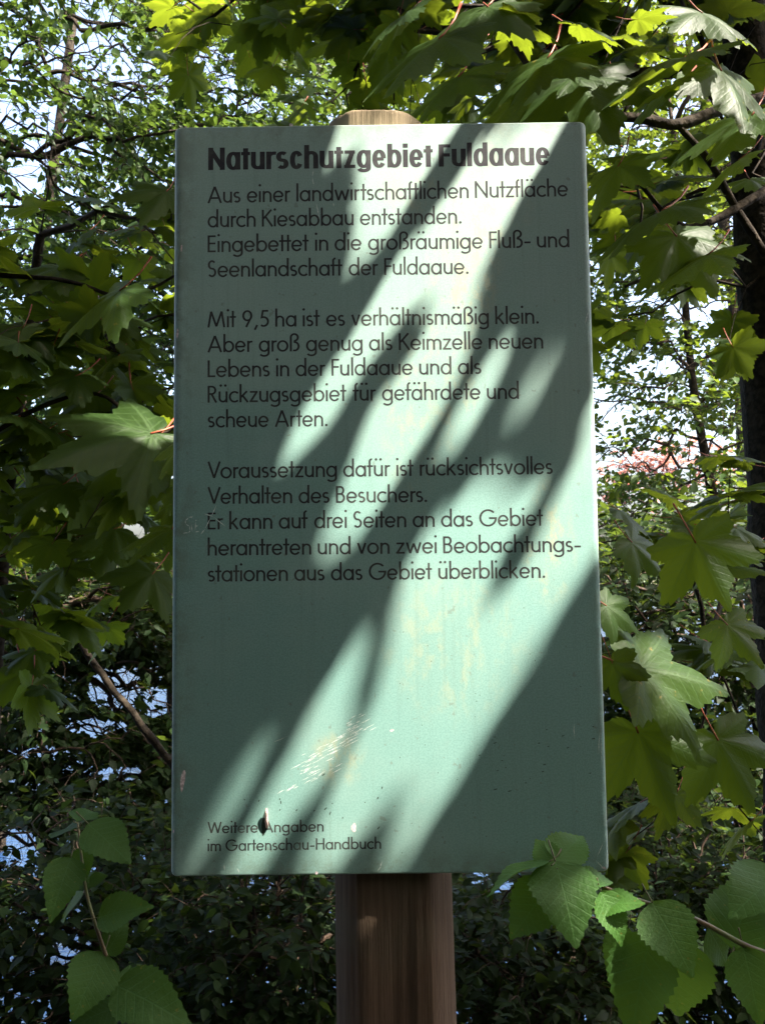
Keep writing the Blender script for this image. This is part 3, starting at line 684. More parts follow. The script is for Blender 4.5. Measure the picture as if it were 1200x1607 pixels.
sp = k.n('ShaderNodeSeparateXYZ'); k.l(o3, sp.inputs[0]); c = k.mix(k.ramp(sp.outputs[2], 1.9, 2.2, 0, .75), c, (.42, .33, .21, 1))  # paler towards the top: sunlit upper end painted into the wood colour
k.l(c, p.inputs['Base Color']); k.l(k.bump(k.math('ADD', gr, k.math('MULTIPLY', gr2, .8)), .8, .006), p.inputs['Normal']); k.l(p.outputs[0], k.out.inputs[0]); M_WOOD = k.m
SIDES = 72
def post_ring(z, r, inset=0):
    v = []
    cx = .003 + (z-1.0)*(-.010)
    for j in range(SIDES):
        a = 2*math.pi*j/SIDES
        wob = 1+.010*math.sin(3*a+z*.8)+.008*math.sin(7*a+1.3)+.004*math.sin(15*a+z)
        # drying cracks run down the front
        da = lambda c, w: max(0., 1-abs((a-c+math.pi) % (2*math.pi)-math.pi)/w)
        cr = .010*da(math.radians(262), .05)*min(1, max(0, (1.35-z)*3)) + .007*da(math.radians(291+3*math.sin(z*3)), .05) + .005*da(math.radians(232), .05)
        rr = r*wob - cr
        x = cx+rr*math.cos(a); y = .098+rr*math.sin(a)
        ymin = .0235+.004*math.sin(x*60)*0
        y = max(y, ymin + (.006*da(math.radians(262), .03) + .004*da(math.radians(285), .02) + .002*math.sin(x*260+math.sin(z*2)) - .002 + .0015*math.sin(x*90+z*1.5)))
        if y < ymin + .0005 and z > .95: y = ymin + .0005
        v.append((x-.01, y-.10, z))
    return v
rings = []; PT = float(at(590, 174, .028)[2]); print('post top', PT)
for z in np.linspace(-.4, PT-.008, 44): rings.append(post_ring(float(z), .094-.0075*max(0, z-.8)))
for z, r in ((PT-.003, .0835), (PT-.0005, .081), (PT, .07)): rings.append(post_ring(z, r))
V = [v for rg in rings for v in rg]; F = []
for i in range(len(rings)-1):
    for j in range(SIDES):
        j2 = (j+1) % SIDES; F.append((i*SIDES+j, i*SIDES+j2, (i+1)*SIDES+j2, (i+1)*SIDES+j))
F.append(tuple((len(rings)-1)*SIDES+j for j in range(SIDES)))
me = bpy.data.meshes.new('post'); me.from_pydata(V, [], F); me.polygons.foreach_set('use_smooth', np.ones(len(F), bool)); me.update()
post = bpy.data.objects.new('post', me); COL.objects.link(post); me.materials.append(M_WOOD); post.parent = sign

# board paint
k = NT('board_paint'); tc = k.n('ShaderNodeTexCoord'); p = k.n('ShaderNodeBsdfPrincipled'); o3 = tc.outputs['Object']
fine = k.noise(o3, 420, 2, .6); med = k.noise(o3, 60, 4, .6); big = k.noise(o3, 3.2, 4, .55)
sp = k.n('ShaderNodeSeparateXYZ'); k.l(o3, sp.inputs[0])
c = k.mix(k.ramp(fine, .38, .62, 0, 1), (.128, .292, .252, 1), (.182, .358, .316, 1))
c = k.mix(k.ramp(med, .55, .75, 0, .30), c, (.17, .28, .24, 1))
c = k.mix(k.ramp(big, .45, .7, 0, .25), c, (.36, .48, .41, 1))
c = k.mix(k.ramp(sp.outputs[2], 1.5, 2.2, 0, .28), c, (.33, .40, .31, 1))
def stain_beam_patch(cx, cz, rx, rz):
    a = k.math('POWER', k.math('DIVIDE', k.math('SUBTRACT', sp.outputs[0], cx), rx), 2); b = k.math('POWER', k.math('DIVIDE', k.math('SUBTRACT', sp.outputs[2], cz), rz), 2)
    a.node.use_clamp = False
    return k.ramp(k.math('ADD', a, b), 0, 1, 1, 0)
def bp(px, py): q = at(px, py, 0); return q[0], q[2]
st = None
for px, py, rx, rz, s in ((735, 345, .06, .10, 1), (715, 420, .07, .13, 1), (700, 560, .06, .2, .6), (850, 850, .05, .12, .8), (700, 1010, .14, .14, .5), (640, 300, .08, .06, .45), (520, 1190, .05, .05, .8), (770, 290, .07, .12, .5), (640, 640, .07, .2, .45)):  # yellow stains, widened and added along the sun beams to paint their cream tone
    cx, cz = bp(px, py); e = k.math('MULTIPLY', stain_beam_patch(cx, cz, rx, rz), s); st = e if st is None else k.math('MAXIMUM', st, e)
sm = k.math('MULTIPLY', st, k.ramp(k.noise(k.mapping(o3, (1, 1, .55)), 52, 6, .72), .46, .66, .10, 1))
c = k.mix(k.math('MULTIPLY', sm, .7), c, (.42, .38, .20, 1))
dr = k.ramp(k.noise(k.mapping(o3, (70, 70, 1.6)), 1.6, 5, .6), .5, .75, 0, .22); c = k.mix(dr, c, (.10, .19, .15, 1))
ex_ = k.math('SUBTRACT', BW/2, k.math('ABSOLUTE', k.math('ADD', sp.outputs[0], 0.0))); ez_ = k.math('MINIMUM', k.math('SUBTRACT', sp.outputs[2], BZ), k.math('SUBTRACT', BZ+BH, sp.outputs[2]))
ed = k.math('MULTIPLY', k.ramp(k.math('MINIMUM', k.math('MULTIPLY', ex_, 1.3), ez_), .0, .05, 1, 0), k.ramp(k.noise(o3, 26, 5, .7), .4, .65, 0, .55)); c = k.mix(ed, c, (.10, .15, .09, 1))
sk = k.ramp(k.noise(o3, 95, 2, .5), .70, .74, 0, .6); c = k.mix(sk, c, (.12, .18, .14, 1))
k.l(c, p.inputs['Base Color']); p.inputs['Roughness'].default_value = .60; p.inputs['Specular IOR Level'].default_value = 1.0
p.inputs['Sheen Weight'].default_value = .8; p.inputs['Sheen Roughness'].default_value = .45; p.inputs['Sheen Tint'].default_value = (1, .97, .92, 1)
k.l(k.bump(k.math('ADD', fine, k.math('MULTIPLY', med, .5)), .10, .0005), p.inputs['Normal']); k.l(p.outputs[0], k.out.inputs[0]); M_PAINT = k.m
# board: folded sheet with rounded edges and corners
def board_ring(inx, inz, y):
    v = []; rc = .008; x1, z1 = BW/2-inx, BH/2-inz
    for cx, cz, a0 in ((1, 1, 0), (-1, 1, 90), (-1, -1, 180), (1, -1, 270)):
        for q in range(6):
            a = math.radians(a0+q*18); rx = max(.001, rc-inx*.4); rz = max(.001, rc-inz*.4)
            v.append((cx*(x1-rx)+rx*math.cos(a), y, BZ+BH/2+cz*(z1-rz)+rz*math.sin(a)))
    return v
rings = []
for q in range(9):
    a = math.radians(q*90/8); rings.append(board_ring(.011*(1-math.sin(a)), .0035*(1-math.sin(a)), .009*(1-math.cos(a))))
rings.append(board_ring(0, 0, .022)); rings.append(board_ring(.012, .012, .0225))
nr = len(rings[0]); V = [v for rg in rings for v in rg]; F = []
for i in range(len(rings)-1):
    for j in range(nr):
        j2 = (j+1) % nr; F.append((i*nr+j, i*nr+j2, (i+1)*nr+j2, (i+1)*nr+j))
F.append(tuple(range(nr))[::-1]); F.append(tuple((len(rings)-1)*nr+j for j in range(nr)))
V = [(a-.01+.0009*math.sin(c_*5.1+a)+.0005*math.sin(c_*17.0), b-.10, c_+.0008*math.sin(a*9+c_)+.0004*math.sin(a*31)) for a, b, c_ in V]
F = [f[::-1] for f in F]
me = bpy.data.meshes.new('board'); me.from_pydata(V, [], F); me.polygons.foreach_set('use_smooth', np.ones(len(F), bool)); me.update()
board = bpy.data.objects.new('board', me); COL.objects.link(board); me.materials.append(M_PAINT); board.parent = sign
me.set_sharp_from_angle(angle=math.radians(40))
OFF = np.array([.01, .10, 0])

# ------------------------------------------------------------------ lettering: own stroke-drawn alphabet
def lin(*p): return [np.array(p, float)]
def arc(cx, cy, rx, ry, a0, a1, n=2.0, k_=None):
    m = k_ or max(6, int(abs(a1-a0)/9)); a = np.radians(np.linspace(a0, a1, m+1)); c, s = np.cos(a), np.sin(a)
    return np.stack([cx+rx*np.sign(c)*np.abs(c)**(2/n), cy+ry*np.sign(s)*np.abs(s)**(2/n)], 1)
def glyph(ch, S):
    X, A, D, v, q, ow, nw, n, cap = S['x'], S['a'], S['d'], S['v'], S['q'], S['ow'], S['nw'], S['n'], 1.0
    bold = S['bold']; h = v/2; hq = q/2; ex = .012
    def oval(w): return arc(w/2, X/2, w/2-h, X/2-hq+ex, 0, 360, n, 40)
    def stem(x, a, b): return np.array([(x, a), (x, b)])
    dots = lambda w: [('dot', w/2-S['dd'], A-.5*S['dot']), ('dot', w/2+S['dd'], A-.5*S['dot'])]
    if ch in 'äöü':
        g, w = glyph({'ä': 'a', 'ö': 'o', 'ü': 'u'}[ch], S); return g+dots(w), w
    if ch == ' ': return [], S['sp']
    if ch == 'o': return [oval(ow)], ow
    if ch == 'a': w = S['aw']; return [oval(w), stem(w-h, 0, X)], w
    if ch == 'b': w = S['aw']; return [oval(w), stem(h, 0, A)], w
    if ch == 'd': w = S['aw']; return [oval(w), stem(w-h, 0, A)], w
    if ch == 'g':
        w = S['aw']; ry = -D*.62 if not bold else .13
        return [oval(w), np.vstack([stem(w-h, X, D+hq+ry), arc(w/2+.0, D+hq+ry, w/2-h, ry, 0, -150 if not bold else -165, n)[1:]])], w
    if ch == 'c': w = S['cw']; return [arc(w/2 if bold else ow/2, X/2, (w/2 if bold else ow/2)-h, X/2-hq+ex, 30 if bold else 44, 330 if bold else 316, n, 34)], w
    if ch == 'e':
        w = S['ew']; c = arc(w/2, X/2, w/2-h, X/2-hq+ex, 2, 326, n, 40)
        return [c, np.array([(h*.9, X/2-.01), (w-h*.9, X/2-.01)])], w
    if ch == 's':
        w = S['sw']; r1 = (X-q)/4; rx = w/2-h
        a = arc(w/2, X-hq-r1, rx*.94, r1, 38, 270, n, 16); b = arc(w/2, hq+r1, rx, r1, 90, -142, n, 16)
        return [np.vstack([a[:-1], [(w/2, X/2)], b[1:]])], w
    if ch == 't': w = S['tw']; return [stem(w*.5, 0, A*.90), np.array([(0, X-hq), (w, X-hq)])], w
    if ch == 'f':
        w = S['tw']; r1 = w*.42
        return [np.vstack([stem(w*.45, 0, A-hq-r1), arc(w*.45+r1, A-hq-r1, r1, r1, 180, 95, 2, 6)[1:]]), np.array([(0, X-hq), (w, X-hq)])], w
    if ch in 'nh':
        w = nw; r1 = w/2-h; ry = min(r1*1.05, .26)
        return [stem(h, 0, X if ch == 'n' else A), np.vstack([[(h, X*.5)], arc(w/2, X-hq-ry, r1, ry, 180, 0, n, 18), [(w-h, 0)]])], w
    if ch == 'm':
        w1 = nw*.93; w = 2*w1-v; r1 = w1/2-h; ry = min(r1*1.05, .26); o = [stem(h, 0, X)]
        for s in (0, w1-v): o.append(np.vstack([[(h+s, X*.5)], arc(w1/2+s, X-hq-ry, r1, ry, 180, 0, n, 18), [(w1-h+s, 0)]]))
        return o, w
    if ch == 'u':
        w = nw; r1 = w/2-h; ry = min(r1*1.05, .26)
        return [stem(w-h, 0, X), np.vstack([[(h, X)], arc(w/2, hq+ry, r1, ry, 180, 360, n, 18), [(w-h, X*.5)]])], w
    if ch == 'r': w = S['rw']; return [stem(h, 0, X), np.vstack([[(h, X*.5)], arc(h+w*.62, X-hq-w*.55, w*.62, w*.55, 180, 72, n, 10)])], w
    if ch == 'i': return [stem(h+S['io'], 0, X), ('dot', h+S['io'], A-.5*S['dot'])], v+2*S['io']
    if ch == 'l': return [stem(h, 0, A)], v
    if ch == 'k': w = .50; return [stem(h, 0, A), lin((w-h*1.2, X), (h*1.5, X*.47))[0], lin((h*3.2, X*.58), (w-h*.3, 0))[0]], w
    if ch == 'v': w = .52; return [lin((h*.9, X), (w/2, h*.4))[0], lin((w-h*.9, X), (w/2, h*.4))[0]], w
    if ch == 'w': w = .86; return [lin((h*.9, X), (w*.27, h*.4))[0], lin((w*.27, h*.4), (w*.5, X-h))[0], lin((w*.5, X-h), (w*.73, h*.4))[0], lin((w*.73, h*.4), (w-h*.9, X))[0]], w
    if ch == 'z': w = S['zw']; return [lin((.02, X-hq), (w-.01, X-hq))[0], lin((w-h*1.3, X-hq*1.4), (h*1.3, hq*1.4))[0], lin((0, hq), (w, hq))[0]], w
    if ch == 'ß':
        w = .56; r1 = .20
        return [np.vstack([stem(h, 0, A-hq-r1), arc(h+r1, A-hq-r1, r1, r1, 180, -60, 2, 20)[1:], [(.24, .60)]]), np.vstack([[(.24, .60)], arc(.27, .30, .56-.27-h, .30-hq, 88, -112, 2, 18)])], w
    if ch == '.': return [('dot', S['dot']*.5, S['dot']*.5)], S['dot']
    if ch == ',': return [lin((.17, .12), (.03, -.17))[0]], .2
    if ch == '-': return [lin((0, .32), (.36, .32))[0]], .36
    if ch == '9': return [arc(.29, .67, .29-h, .33-hq, 0, 360, 2, 30), lin((.53-h*.4, .58), (.22, 0))[0]], .58
    if ch == '5': return [np.vstack([[(.50, 1-hq), (.19, 1-hq), (.12, .55)], arc(.235, .315, .285-h*.6, .315-hq, 118, -128, 2, 18)])], .54
    if ch == 'A': w = .82; return [lin((h*.8, 0), (w/2, 1-h*.5))[0], lin((w-h*.8, 0), (w/2, 1-h*.5))[0], lin((w*.22, .30), (w*.78, .30))[0]], w
    if ch == 'B': w = .52; return [stem(h, 0, 1), np.vstack([[(h, 1-hq)], arc(w-.27, .765-hq/2, .235-h, .235-hq/2, 90, -90, 2, 14), [(h, .53)]]), np.vstack([[(h, .53)], arc(w-.27, .265+hq/2, .27-h, .265-hq/2, 90, -90, 2, 14), [(h, hq)]])], w
    if ch == 'E': w = .46; return [stem(h, 0, 1)]+[lin((h, y), (w-(.02 if y == .52 else 0), y))[0] for y in (hq, .52, 1-hq)], w
    if ch == 'F': w = .44 if not bold else .48; return [stem(h, 0, 1)]+[lin((h, y), (w-(.02 if y < .7 else 0), y))[0] for y in (.52, 1-hq)], w
    if ch == 'G': w = .94; return [np.vstack([arc(.5, .5, .5-h, .5-hq+ex, 42, 358, 2, 40), [(.55, .487)]])], w+.03
    if ch == 'K': w = .62; return [stem(h, 0, 1), lin((w-h*1.2, 1), (h*1.6, .47))[0], lin((h*3.4, .60), (w-h*.2, 0))[0]], w
    if ch == 'L': w = .44; return [stem(h, 0, 1), lin((h, hq), (w, hq))[0]], w
    if ch == 'H': w = .70; return [stem(h, 0, 1), stem(w-h, 0, 1), lin((h, .52), (w-h, .52))[0]], w
    if ch == 'M': w = 1.0; return [lin((h*.8, 0), (w*.2, 1-h))[0], lin((w*.2, 1-h), (w*.5, h))[0], lin((w*.5, h), (w*.8, 1-h))[0], lin((w*.8, 1-h), (w-h*.8, 0))[0]], w
    if ch == 'N':
        w = .74 if not bold else .68
        return [stem(h, 0, 1), stem(w-h, 0, 1), lin((h*1.0, 1-h*1.0), (w-h*1.0, h*1.0))[0]], w
    if ch == 'R': w = .52; return [stem(h, 0, 1), np.vstack([[(h, 1-hq)], arc(w-.29, .73, .27-h, .27-hq, 90, -90, 2, 14), [(h, .46+hq)]]), lin((.24, .48), (w-h*.4, 0))[0]], w
    if ch == 'S': w = .50; r1 = (1-q)/4; rx = w/2-h; return [np.vstack([arc(w/2, 1-hq-r1, rx*.92, r1, 35, 268, 2, 18)[:-1], [(w/2, .5)], arc(w/2, hq+r1, rx, r1, 92, -145, 2, 18)[1:]])], w
    if ch == 'V': w = .74; return [lin((h*.8, 1), (w/2, h*.5))[0], lin((w-h*.8, 1), (w/2, h*.5))[0]], w
    if ch == 'W': w = 1.10; return [lin((h*.8, 1), (w*.27, h*.5))[0], lin((w*.27, h*.5), (w*.5, 1-h*.5))[0], lin((w*.5, 1-h*.5), (w*.73, h*.5))[0], lin((w*.73, h*.5), (w-h*.8, 1))[0]], w
    raise KeyError(ch)
BOOK = dict(x=.66, a=1.08, d=-.30, v=.118, q=.105, ow=.66, aw=.62, nw=.52, ew=.62, cw=.54, sw=.42, tw=.36, rw=.30, zw=.48, n=2.0, dot=.15, dd=.13, io=.0, sp=.36, bold=False, gap=.105)
HEAVY = dict(x=.79, a=1.06, d=-.20, v=.205, q=.148, ow=.58, aw=.585, nw=.575, ew=.565, cw=.53, sw=.52, tw=.37, rw=.37, zw=.46, n=2.15, dot=.19, dd=.15, io=.0, sp=.24, bold=True, gap=.055)
def ribbon(P, wv, wh):
    P = np.asarray(P, float); T = np.zeros_like(P); seg = nrm(P[1:]-P[:-1])
    T[0] = seg[0]; T[-1] = seg[-1]
    if len(P) > 2: T[1:-1] = nrm(seg[1:]+seg[:-1])
    closed = np.linalg.norm(P[0]-P[-1]) < 1e-6
    if closed: T[0] = T[-1] = nrm(seg[0]+seg[-1])
    hw = .5*np.sqrt((wv*T[:, 1])**2+(wh*T[:, 0])**2)
    if len(P) > 2:  # mitre
        c = np.ones(len(P)); c[1:-1] = np.maximum(.6, np.sum(T[1:-1]*seg[1:], 1)); hw = hw/c
    Nn = np.stack([-T[:, 1], T[:, 0]], 1)
    A, B = P+Nn*hw[:, None], P-Nn*hw[:, None]; n = len(P)
    return np.vstack([A, B]), [(i, i+1, n+i+1, n+i) for i in range(n-1)]
def text_line(name, text, x0, y0, x1, y1, cap_px, S, mat, worn=(), worn_mat=None):
    """text from photo pixel (x0,y0) to (x1,y1) along the baseline, put on the board face"""
    strokes = []; pen = 0.0; prev = None
    for ci, ch in enumerate(text):
        g, w = glyph(ch, S)
        if ch != ' ' and prev not in (None, ' '):
            gp = S['gap']
            rnd_ = 'oecdgqaöä'
            if not S['bold']:
                if ch in rnd_ or ch in 's': gp -= .035
                if prev in 'oecbßs': gp -= .03
                if ch in 'tf' or prev in 'tfr': gp -= .065
                if ch in 'vwzV' or prev in 'vwzVAKL': gp -= .03
                if prev in 'VWF' or ch == 'A': gp -= .05
                if prev == 't' and ch == 't' or prev == 'f' and ch == 't': gp = -.03
            else:
                if ch in 't' or prev in 'tr': gp -= .025
            pen += gp
        strokes.append((ci, pen, g)); pen += w; prev = ch
    pa, pb = at(x0, y0, 0.0), at(x1, y1, 0.0)
    dirx = pb-pa; wid = np.linalg.norm(dirx); ex_ = dirx/wid
    ez = np.array([0, 0, 1.0]); cap = np.linalg.norm(at(x0, y0-cap_px, 0)-pa); sx = wid/pen
    Vv, Ff, Mi = [], [], []; lay = 0
    for ci, px_, g in strokes:
        for st_ in g:
            lay = (lay+1) % 7
            if isinstance(st_, tuple):
                d = S['dot']
                if S['bold']: v2 = np.array([(-.5, -.5), (.5, -.5), (.5, .5), (-.5, .5)])*[S['v'], d]; f2 = [(0, 1, 2, 3)]
                else: a = np.arange(14)*2*math.pi/14; v2 = np.stack([np.cos(a), np.sin(a)], 1)*d*.5; f2 = [tuple(range(14))]
                v2 = v2+[st_[1], st_[2]]
            else: v2, f2 = ribbon(st_, S['v'], S['q'])
            o = len(Vv)
            for a, b in v2:
                q = pa + ex_*((a+px_)*sx) + ez*(b*cap); Vv.append((q[0]-OFF[0], -OFF[1]-.00006-lay*.000012, q[2]))
            # keep faces pointing to the camera
            for f in f2: Ff.append(tuple(i+o for i in f)); Mi.append(1 if ci in worn else 0)
    me = bpy.data.meshes.new(name); me.from_pydata(Vv, [], Ff); me.materials.append(mat); me.materials.append(worn_mat or mat)
    me.polygons.foreach_set('material_index', np.array(Mi, np.int32)); me.update()
    ob = bpy.data.objects.new(name, me); COL.objects.link(ob); ob.parent = board
    return ob
def ink(name, col, col2):
    k = NT(name); tc = k.n('ShaderNodeTexCoord'); p = k.n('ShaderNodeBsdfPrincipled')
    n = k.noise(tc.outputs['Object'], 330, 3, .6)
    n2_ = k.noise(tc.outputs['Object'], 24, 4, .6)
    cc = k.mix(k.ramp(n, .45, .75, 0, .8), (*col, 1), (*col2, 1)); cc = k.mix(k.ramp(n2_, .45, .7, 0, .35), cc, (.10, .11, .09, 1))
    k.l(cc, p.inputs['Base Color']); p.inputs['Roughness'].default_value = .62
    p.inputs['Specular IOR Level'].default_value = .45; k.l(p.outputs[0], k.out.inputs[0]); return k.m
INK = ink('printed_ink', (.014, .017, .018), (.045, .042, .038)); INKH = ink('heading_ink', (.010, .009, .014), (.028, .024, .028)); INKW = ink('worn_ink', (.08, .11, .10), (.15, .25, .21))
text_line('heading_lettering', 'Naturschutzgebiet Fuldaaue', 327, 267, 862, 259, 35, HEAVY, INKH)
LINES = [("Aus einer landwirtschaftlichen Nutzfläche", 319, 891, 308), ("durch Kiesabbau entstanden.", 357, 724, 351), ("Eingebettet in die großräumige Fluß- und", 396, 893, 388), ("Seenlandschaft der Fuldaaue.", 435, 735, 430),
 ("Mit 9,5 ha ist es verhältnismäßig klein.", 514, 845, 508), ("Aber groß genug als Keimzelle neuen", 553, 852, 547), ("Lebens in der Fuldaaue und als", 592, 755, 587), ("Rückzugsgebiet für gefährdete und", 632, 814, 626), ("scheue Arten.", 671, 514, 669),
 ("Voraussetzung dafür ist rücksichtsvolles", 751, 867, 744), ("Verhalten des Besuchers.", 791, 670, 788), ("Er kann auf drei Seiten an das Gebiet", 831, 852, 825), ("herantreten und von zwei Beobachtungs-", 872, 911, 866), ("stationen aus das Gebiet überblicken.", 913, 855, 907)]
for s, yb, xe, ye in LINES: text_line('text_line', s, 326, yb, xe, ye, 26.5, BOOK, INK)
SMALL = dict(BOOK); SMALL.update(v=.13, q=.115)
text_line('text_line', 'Weitere Angaben', 326, 1308, 508, 1305, 18, SMALL, INK, (4,), INKW)
text_line('text_line', 'im Gartenschau-Handbuch', 326, 1336, 598, 1332, 18, SMALL, INK, (12,), INKW)

# ------------------------------------------------------------------ wear: chips, scratches, scratched word, bent nail with painted shadow
CHIP = plain('bare_chip', (.80, .70, .72), .7, .3, 0, 300, (.45, .38, .38)); SCR = plain('scratch', (.78, .84, .80), .5, .4, 0, 400, (.40, .50, .45))
DARKM = plain('dark_mark', (.05, .08, .06), .7, .3, 0, 300)
def flat(polys, name, mat, lay=.00018):
    V, F = [], []
    for k_, pl in enumerate(polys):
        o = len(V)
        for a, b in pl: q = at(a, b, 0); V.append((q[0]-OFF[0], -OFF[1]-lay-.00001*(k_ % 5), q[2]))
        F.append(tuple(range(o, len(V))))
    me = bpy.data.meshes.new(name); me.from_pydata(V, [], F); me.materials.append(mat); me.update()
    ob = bpy.data.objects.new(name, me); COL.objects.link(ob); ob.parent = board; return ob
def blob(cx, cy, w, h, ang=0, n=11):
    a = math.radians(ang); pl = []
    for i in range(n):
        t = 2*math.pi*i/n; e = random.uniform(.75, 1.1); x, y = math.cos(t)*w/2*e, math.sin(t)*h/2*e
        pl.append((cx+x*math.cos(a)-y*math.sin(a), cy+x*math.sin(a)+y*math.cos(a)))
    return pl
def stroke(x0, y0, x1, y1, w):
    dx, dy = x1-x0, y1-y0; L = math.hypot(dx, dy) or 1; nx_, ny_ = -dy/L*w/2, dx/L*w/2
    mx, my = (x0+x1)/2+random.uniform(-.6, .6), (y0+y1)/2+random.uniform(-.6, .6)
    return [(x0, y0), (mx+nx_, my+ny_), (x1, y1), (mx-nx_, my-ny_)]
for c_ in ((287, 1224, 7, 40, 8), (278.5, 524, 4, 19, 3), (285, 390, 3, 13, 5), (457, 196, 7, 5, 0), (292, 199, 4, 3, 0), (555, 1299, 8, 15, 5), (497, 1370, 5, 6, 0), (615, 1146, 7, 4, -10), (272.5, 1305, 3, 6, 0), (947, 1362, 8, 4, 20)):
    flat([blob(*c_)], 'paint_chip', CHIP)
pol = [stroke(428, 1165, 452, 1155, 1.0)]
for i in range(74):
    t = random.random(); x = 470+105*t+random.gauss(0, 8); y = 1212-80*t+random.gauss(0, 8); L = random.uniform(5, 26)
    pol.append(stroke(x-L*.45, y+L*.22, x+L*.45, y-L*.24, random.uniform(.7, 1.5)))
for i in range(16):
    x = random.uniform(435, 540); y = 1246-(x-435)*.42+random.gauss(0, 3); L = random.uniform(8, 22); pol.append(stroke(x-L*.4, y+L*.2, x+L*.4, y-L*.24, random.uniform(.8, 1.5)))
for s in ((492, 265, 490, 277), (490, 278, 493, 292), (496, 318, 501, 345), (523, 318, 524, 324), (942, 1140, 943, 1200), (940, 1150, 939, 1185), (936, 1345, 946, 1322), (934, 1350, 950, 1366), (352, 1356, 353, 1366), (372, 1362, 376, 1370), (900, 1135, 901, 1158), (920, 410, 926, 411), (917, 510, 922, 488), (596, 1365, 600, 1350), (592, 1368, 597, 1360)): pol.append(stroke(*s, 1.3))
flat(pol, 'scratches', SCR)['kind'] = 'stuff'
sie = [(302, 811), (296, 812), (291, 817), (292, 822), (298, 826), (299, 832), (296, 836), (287, 837)]
seg = [(sie[i], sie[i+1]) for i in range(len(sie)-1)] + [((300, 822), (302, 835)), ((303, 810), (300, 813)), ((307, 818), (306, 834)), ((306, 835), (313, 834)), ((307, 826), (311, 825)), ((307, 818), (308, 816)),
      ((340, 792), (331, 812)), ((331, 812), (322, 830)), ((322, 830), (315, 839)), ((320, 806), (335, 811)), ((335, 811), (355, 827))]
flat([stroke(*a, *b, 1.5) for a, b in seg], 'scratched_word', SCR)
dk = [blob(random.uniform(330, 620), random.uniform(1200, 1300), 2, random.uniform(2, 8), random.uniform(0, 60), 7) for _ in range(16)] + [blob(random.uniform(740, 940), random.uniform(1140, 1250), random.uniform(2, 8), 1.6, -15, 7) for _ in range(20)]
dk += [blob(random.uniform(620, 930), random.uniform(930, 1340), 1.8, 1.6, 0, 6) for _ in range(26)]
flat(dk, 'dirt_marks', DARKM)['kind'] = 'stuff'
nl = MB(); a, b = at(419, 1299, -.001), at(418, 1269, -.006); nl.tube(np.array([a, (a*2+b)/3, (a+2*b)/3, b])-OFF, [.0022, .0026, .0024, .0015], 8)
o = nl.build('bent_nail', plain('rusty_pink_metal', (.50, .38, .36), .55, .4, .3, 200, (.33, .22, .20))); o.parent = board; o.matrix_parent_inverse = Matrix.Identity(4)
flat([[(412, 1312), (410, 1296), (413, 1280), (417, 1270), (419, 1280), (418, 1298), (415, 1310)]], 'nail_shadow', DARKM, .00022)  # dark patch paints the nail's short shadow on the board

# ------------------------------------------------------------------ leafy shoots in front
OVH = [ovate_template(2, s, (.36, .41, .33, .43, .38, .35)[s], .12+.08*(s % 4), .08+.06*(s % 3), .03) for s in range(6)]
O_MESH = [template_mesh('leaf', t, M_OVATE, M_GSTALK, .22) for t in OVH]; S_MESH = [template_mesh('leaf', t, M_SAPLING, M_GSTALK, .22) for t in OVH]
def shoot(name, label, cat, stem_px, ydep, leaves, r_, ground):
    pts = [at(a, b, y) for (a, b), y in zip(stem_px, ydep)]
    base = np.array(ground, float)
    root = empty(name, tuple(base), label, cat)
    c = curve_pts([base, base*.45+pts[0]*.55+[0.02, 0, .0]]+pts, 30); m = MB(); m.tube(c, np.linspace(r_*1.8, r_*.5, 30), 7); m.build('stem', M_GSTALK, root)
    for q, l in enumerate(leaves): hero(root, S_MESH if name == 'leafy_sapling' else O_MESH, *l[:8], q, side=random.uniform(-.25, .25), scale=l[8] if len(l) > 8 else 1)
    return root
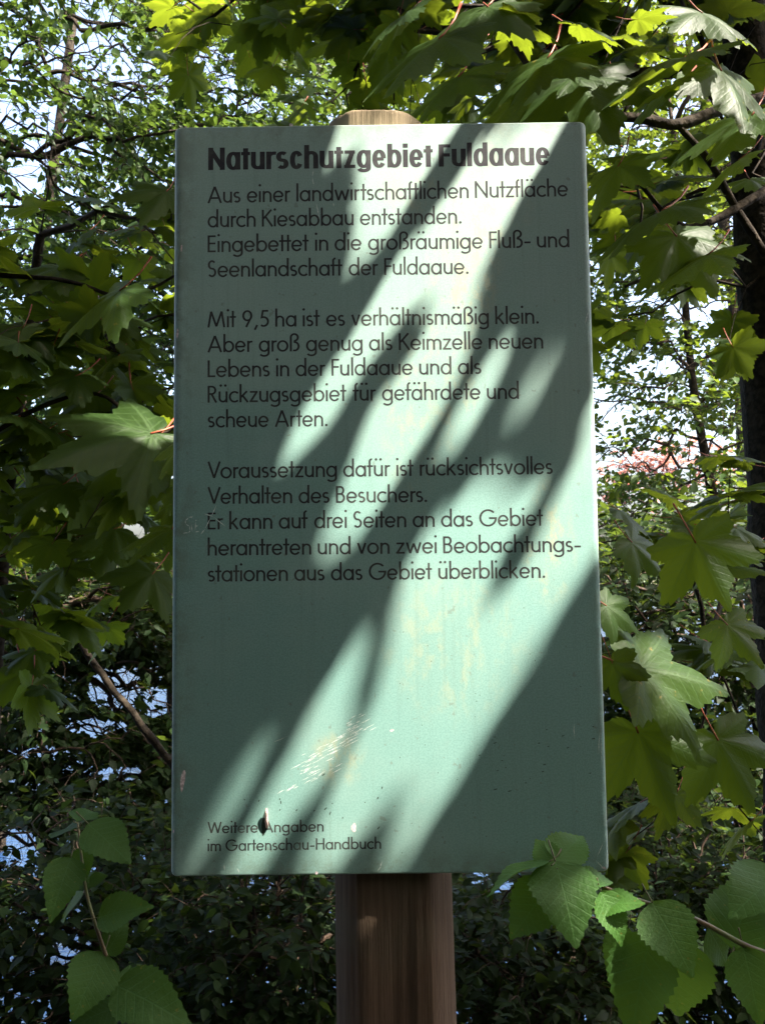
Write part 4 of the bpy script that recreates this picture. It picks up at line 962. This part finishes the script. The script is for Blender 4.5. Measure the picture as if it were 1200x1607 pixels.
shoot('leafy_sapling', 'slender sapling with broad toothed leaves in front at the bottom left', 'sapling',
      [(215, 1640), (190, 1560), (160, 1480), (137, 1405), (128, 1340), (122, 1290)], [-.28, -.28, -.28, -.27, -.26, -.25],
      [(138, 1292, 205, 1348, -.27, -.30, .7, .6), (122, 1300, 92, 1290, -.25, -.2, .5, .7), (112, 1345, 82, 1430, -.27, -.33, .8, .3), (132, 1398, 140, 1345, -.27, -.22, .6, .5, .9),
       (133, 1400, 90, 1440, -.25, -.22, .6, .6), (155, 1440, 230, 1415, -.28, -.30, .8, .5), (165, 1500, 200, 1440, -.27, -.25, .9, .3), (163, 1495, 118, 1592, -.28, -.34, .9, .2), (180, 1545, 290, 1590, -.29, -.33, .8, .5),
       (185, 1580, 112, 1600, -.28, -.32, .7, .6), (196, 1545, 206, 1512, -.28, -.26, .7, .5), (120, 1290, 150, 1262, -.25, -.2, .5, .6), (125, 1330, 133, 1385, -.24, -.25, .8, .3), (140, 1385, 166, 1372, -.26, -.26, .6, .5), (215, 1600, 275, 1640, -.29, -.33, .8, .4)],
      .0022, G(-.20, -.30))
shoot('leafy_shoot', 'arching shoot with fresh toothed leaves overlapping the lower right corner of the board', 'shoot',
      [(1330, 1640), (1240, 1520), (1165, 1482), (1085, 1440), (1000, 1412), (930, 1385), (868, 1355)], [-.2, -.2, -.2, -.21, -.22, -.23, -.24],
      [(868, 1358, 836, 1310, -.24, -.20, .6, .5, .95), (872, 1352, 915, 1302, -.24, -.2, .7, .3, 1.05), (862, 1352, 752, 1374, -.24, -.26, -.22, 1.0, .95), (870, 1350, 908, 1458, -.24, -.32, .8, .5, 1.0), (866, 1385, 800, 1470, -.23, -.27, .9, .3),
       (942, 1398, 988, 1492, -.25, -.28, .5, 1.0, .9), (935, 1420, 1008, 1410, -.24, -.27, .5, .9), (1022, 1415, 1090, 1525, -.22, -.28, .8, .5, 1.0), (1020, 1462, 985, 1625, -.22, -.27, .9, .3, 1.05), (1055, 1470, 1060, 1620, -.20, -.2, .9, .2, 1.0),
       (1150, 1490, 1180, 1370, -.18, -.12, .8, .4, 1.1), (1165, 1485, 1195, 1600, -.2, -.24, .8, .4, 1.1), (1110, 1455, 1150, 1520, -.16, -.14, .8, .4), (1225, 1370, 1150, 1420, -.14, -.2, .7, .6), (985, 1455, 950, 1530, -.2, -.22, .8, .4), (905, 1380, 960, 1370, -.24, -.24, .5, .8)],
      .003, G(.95, -.15))
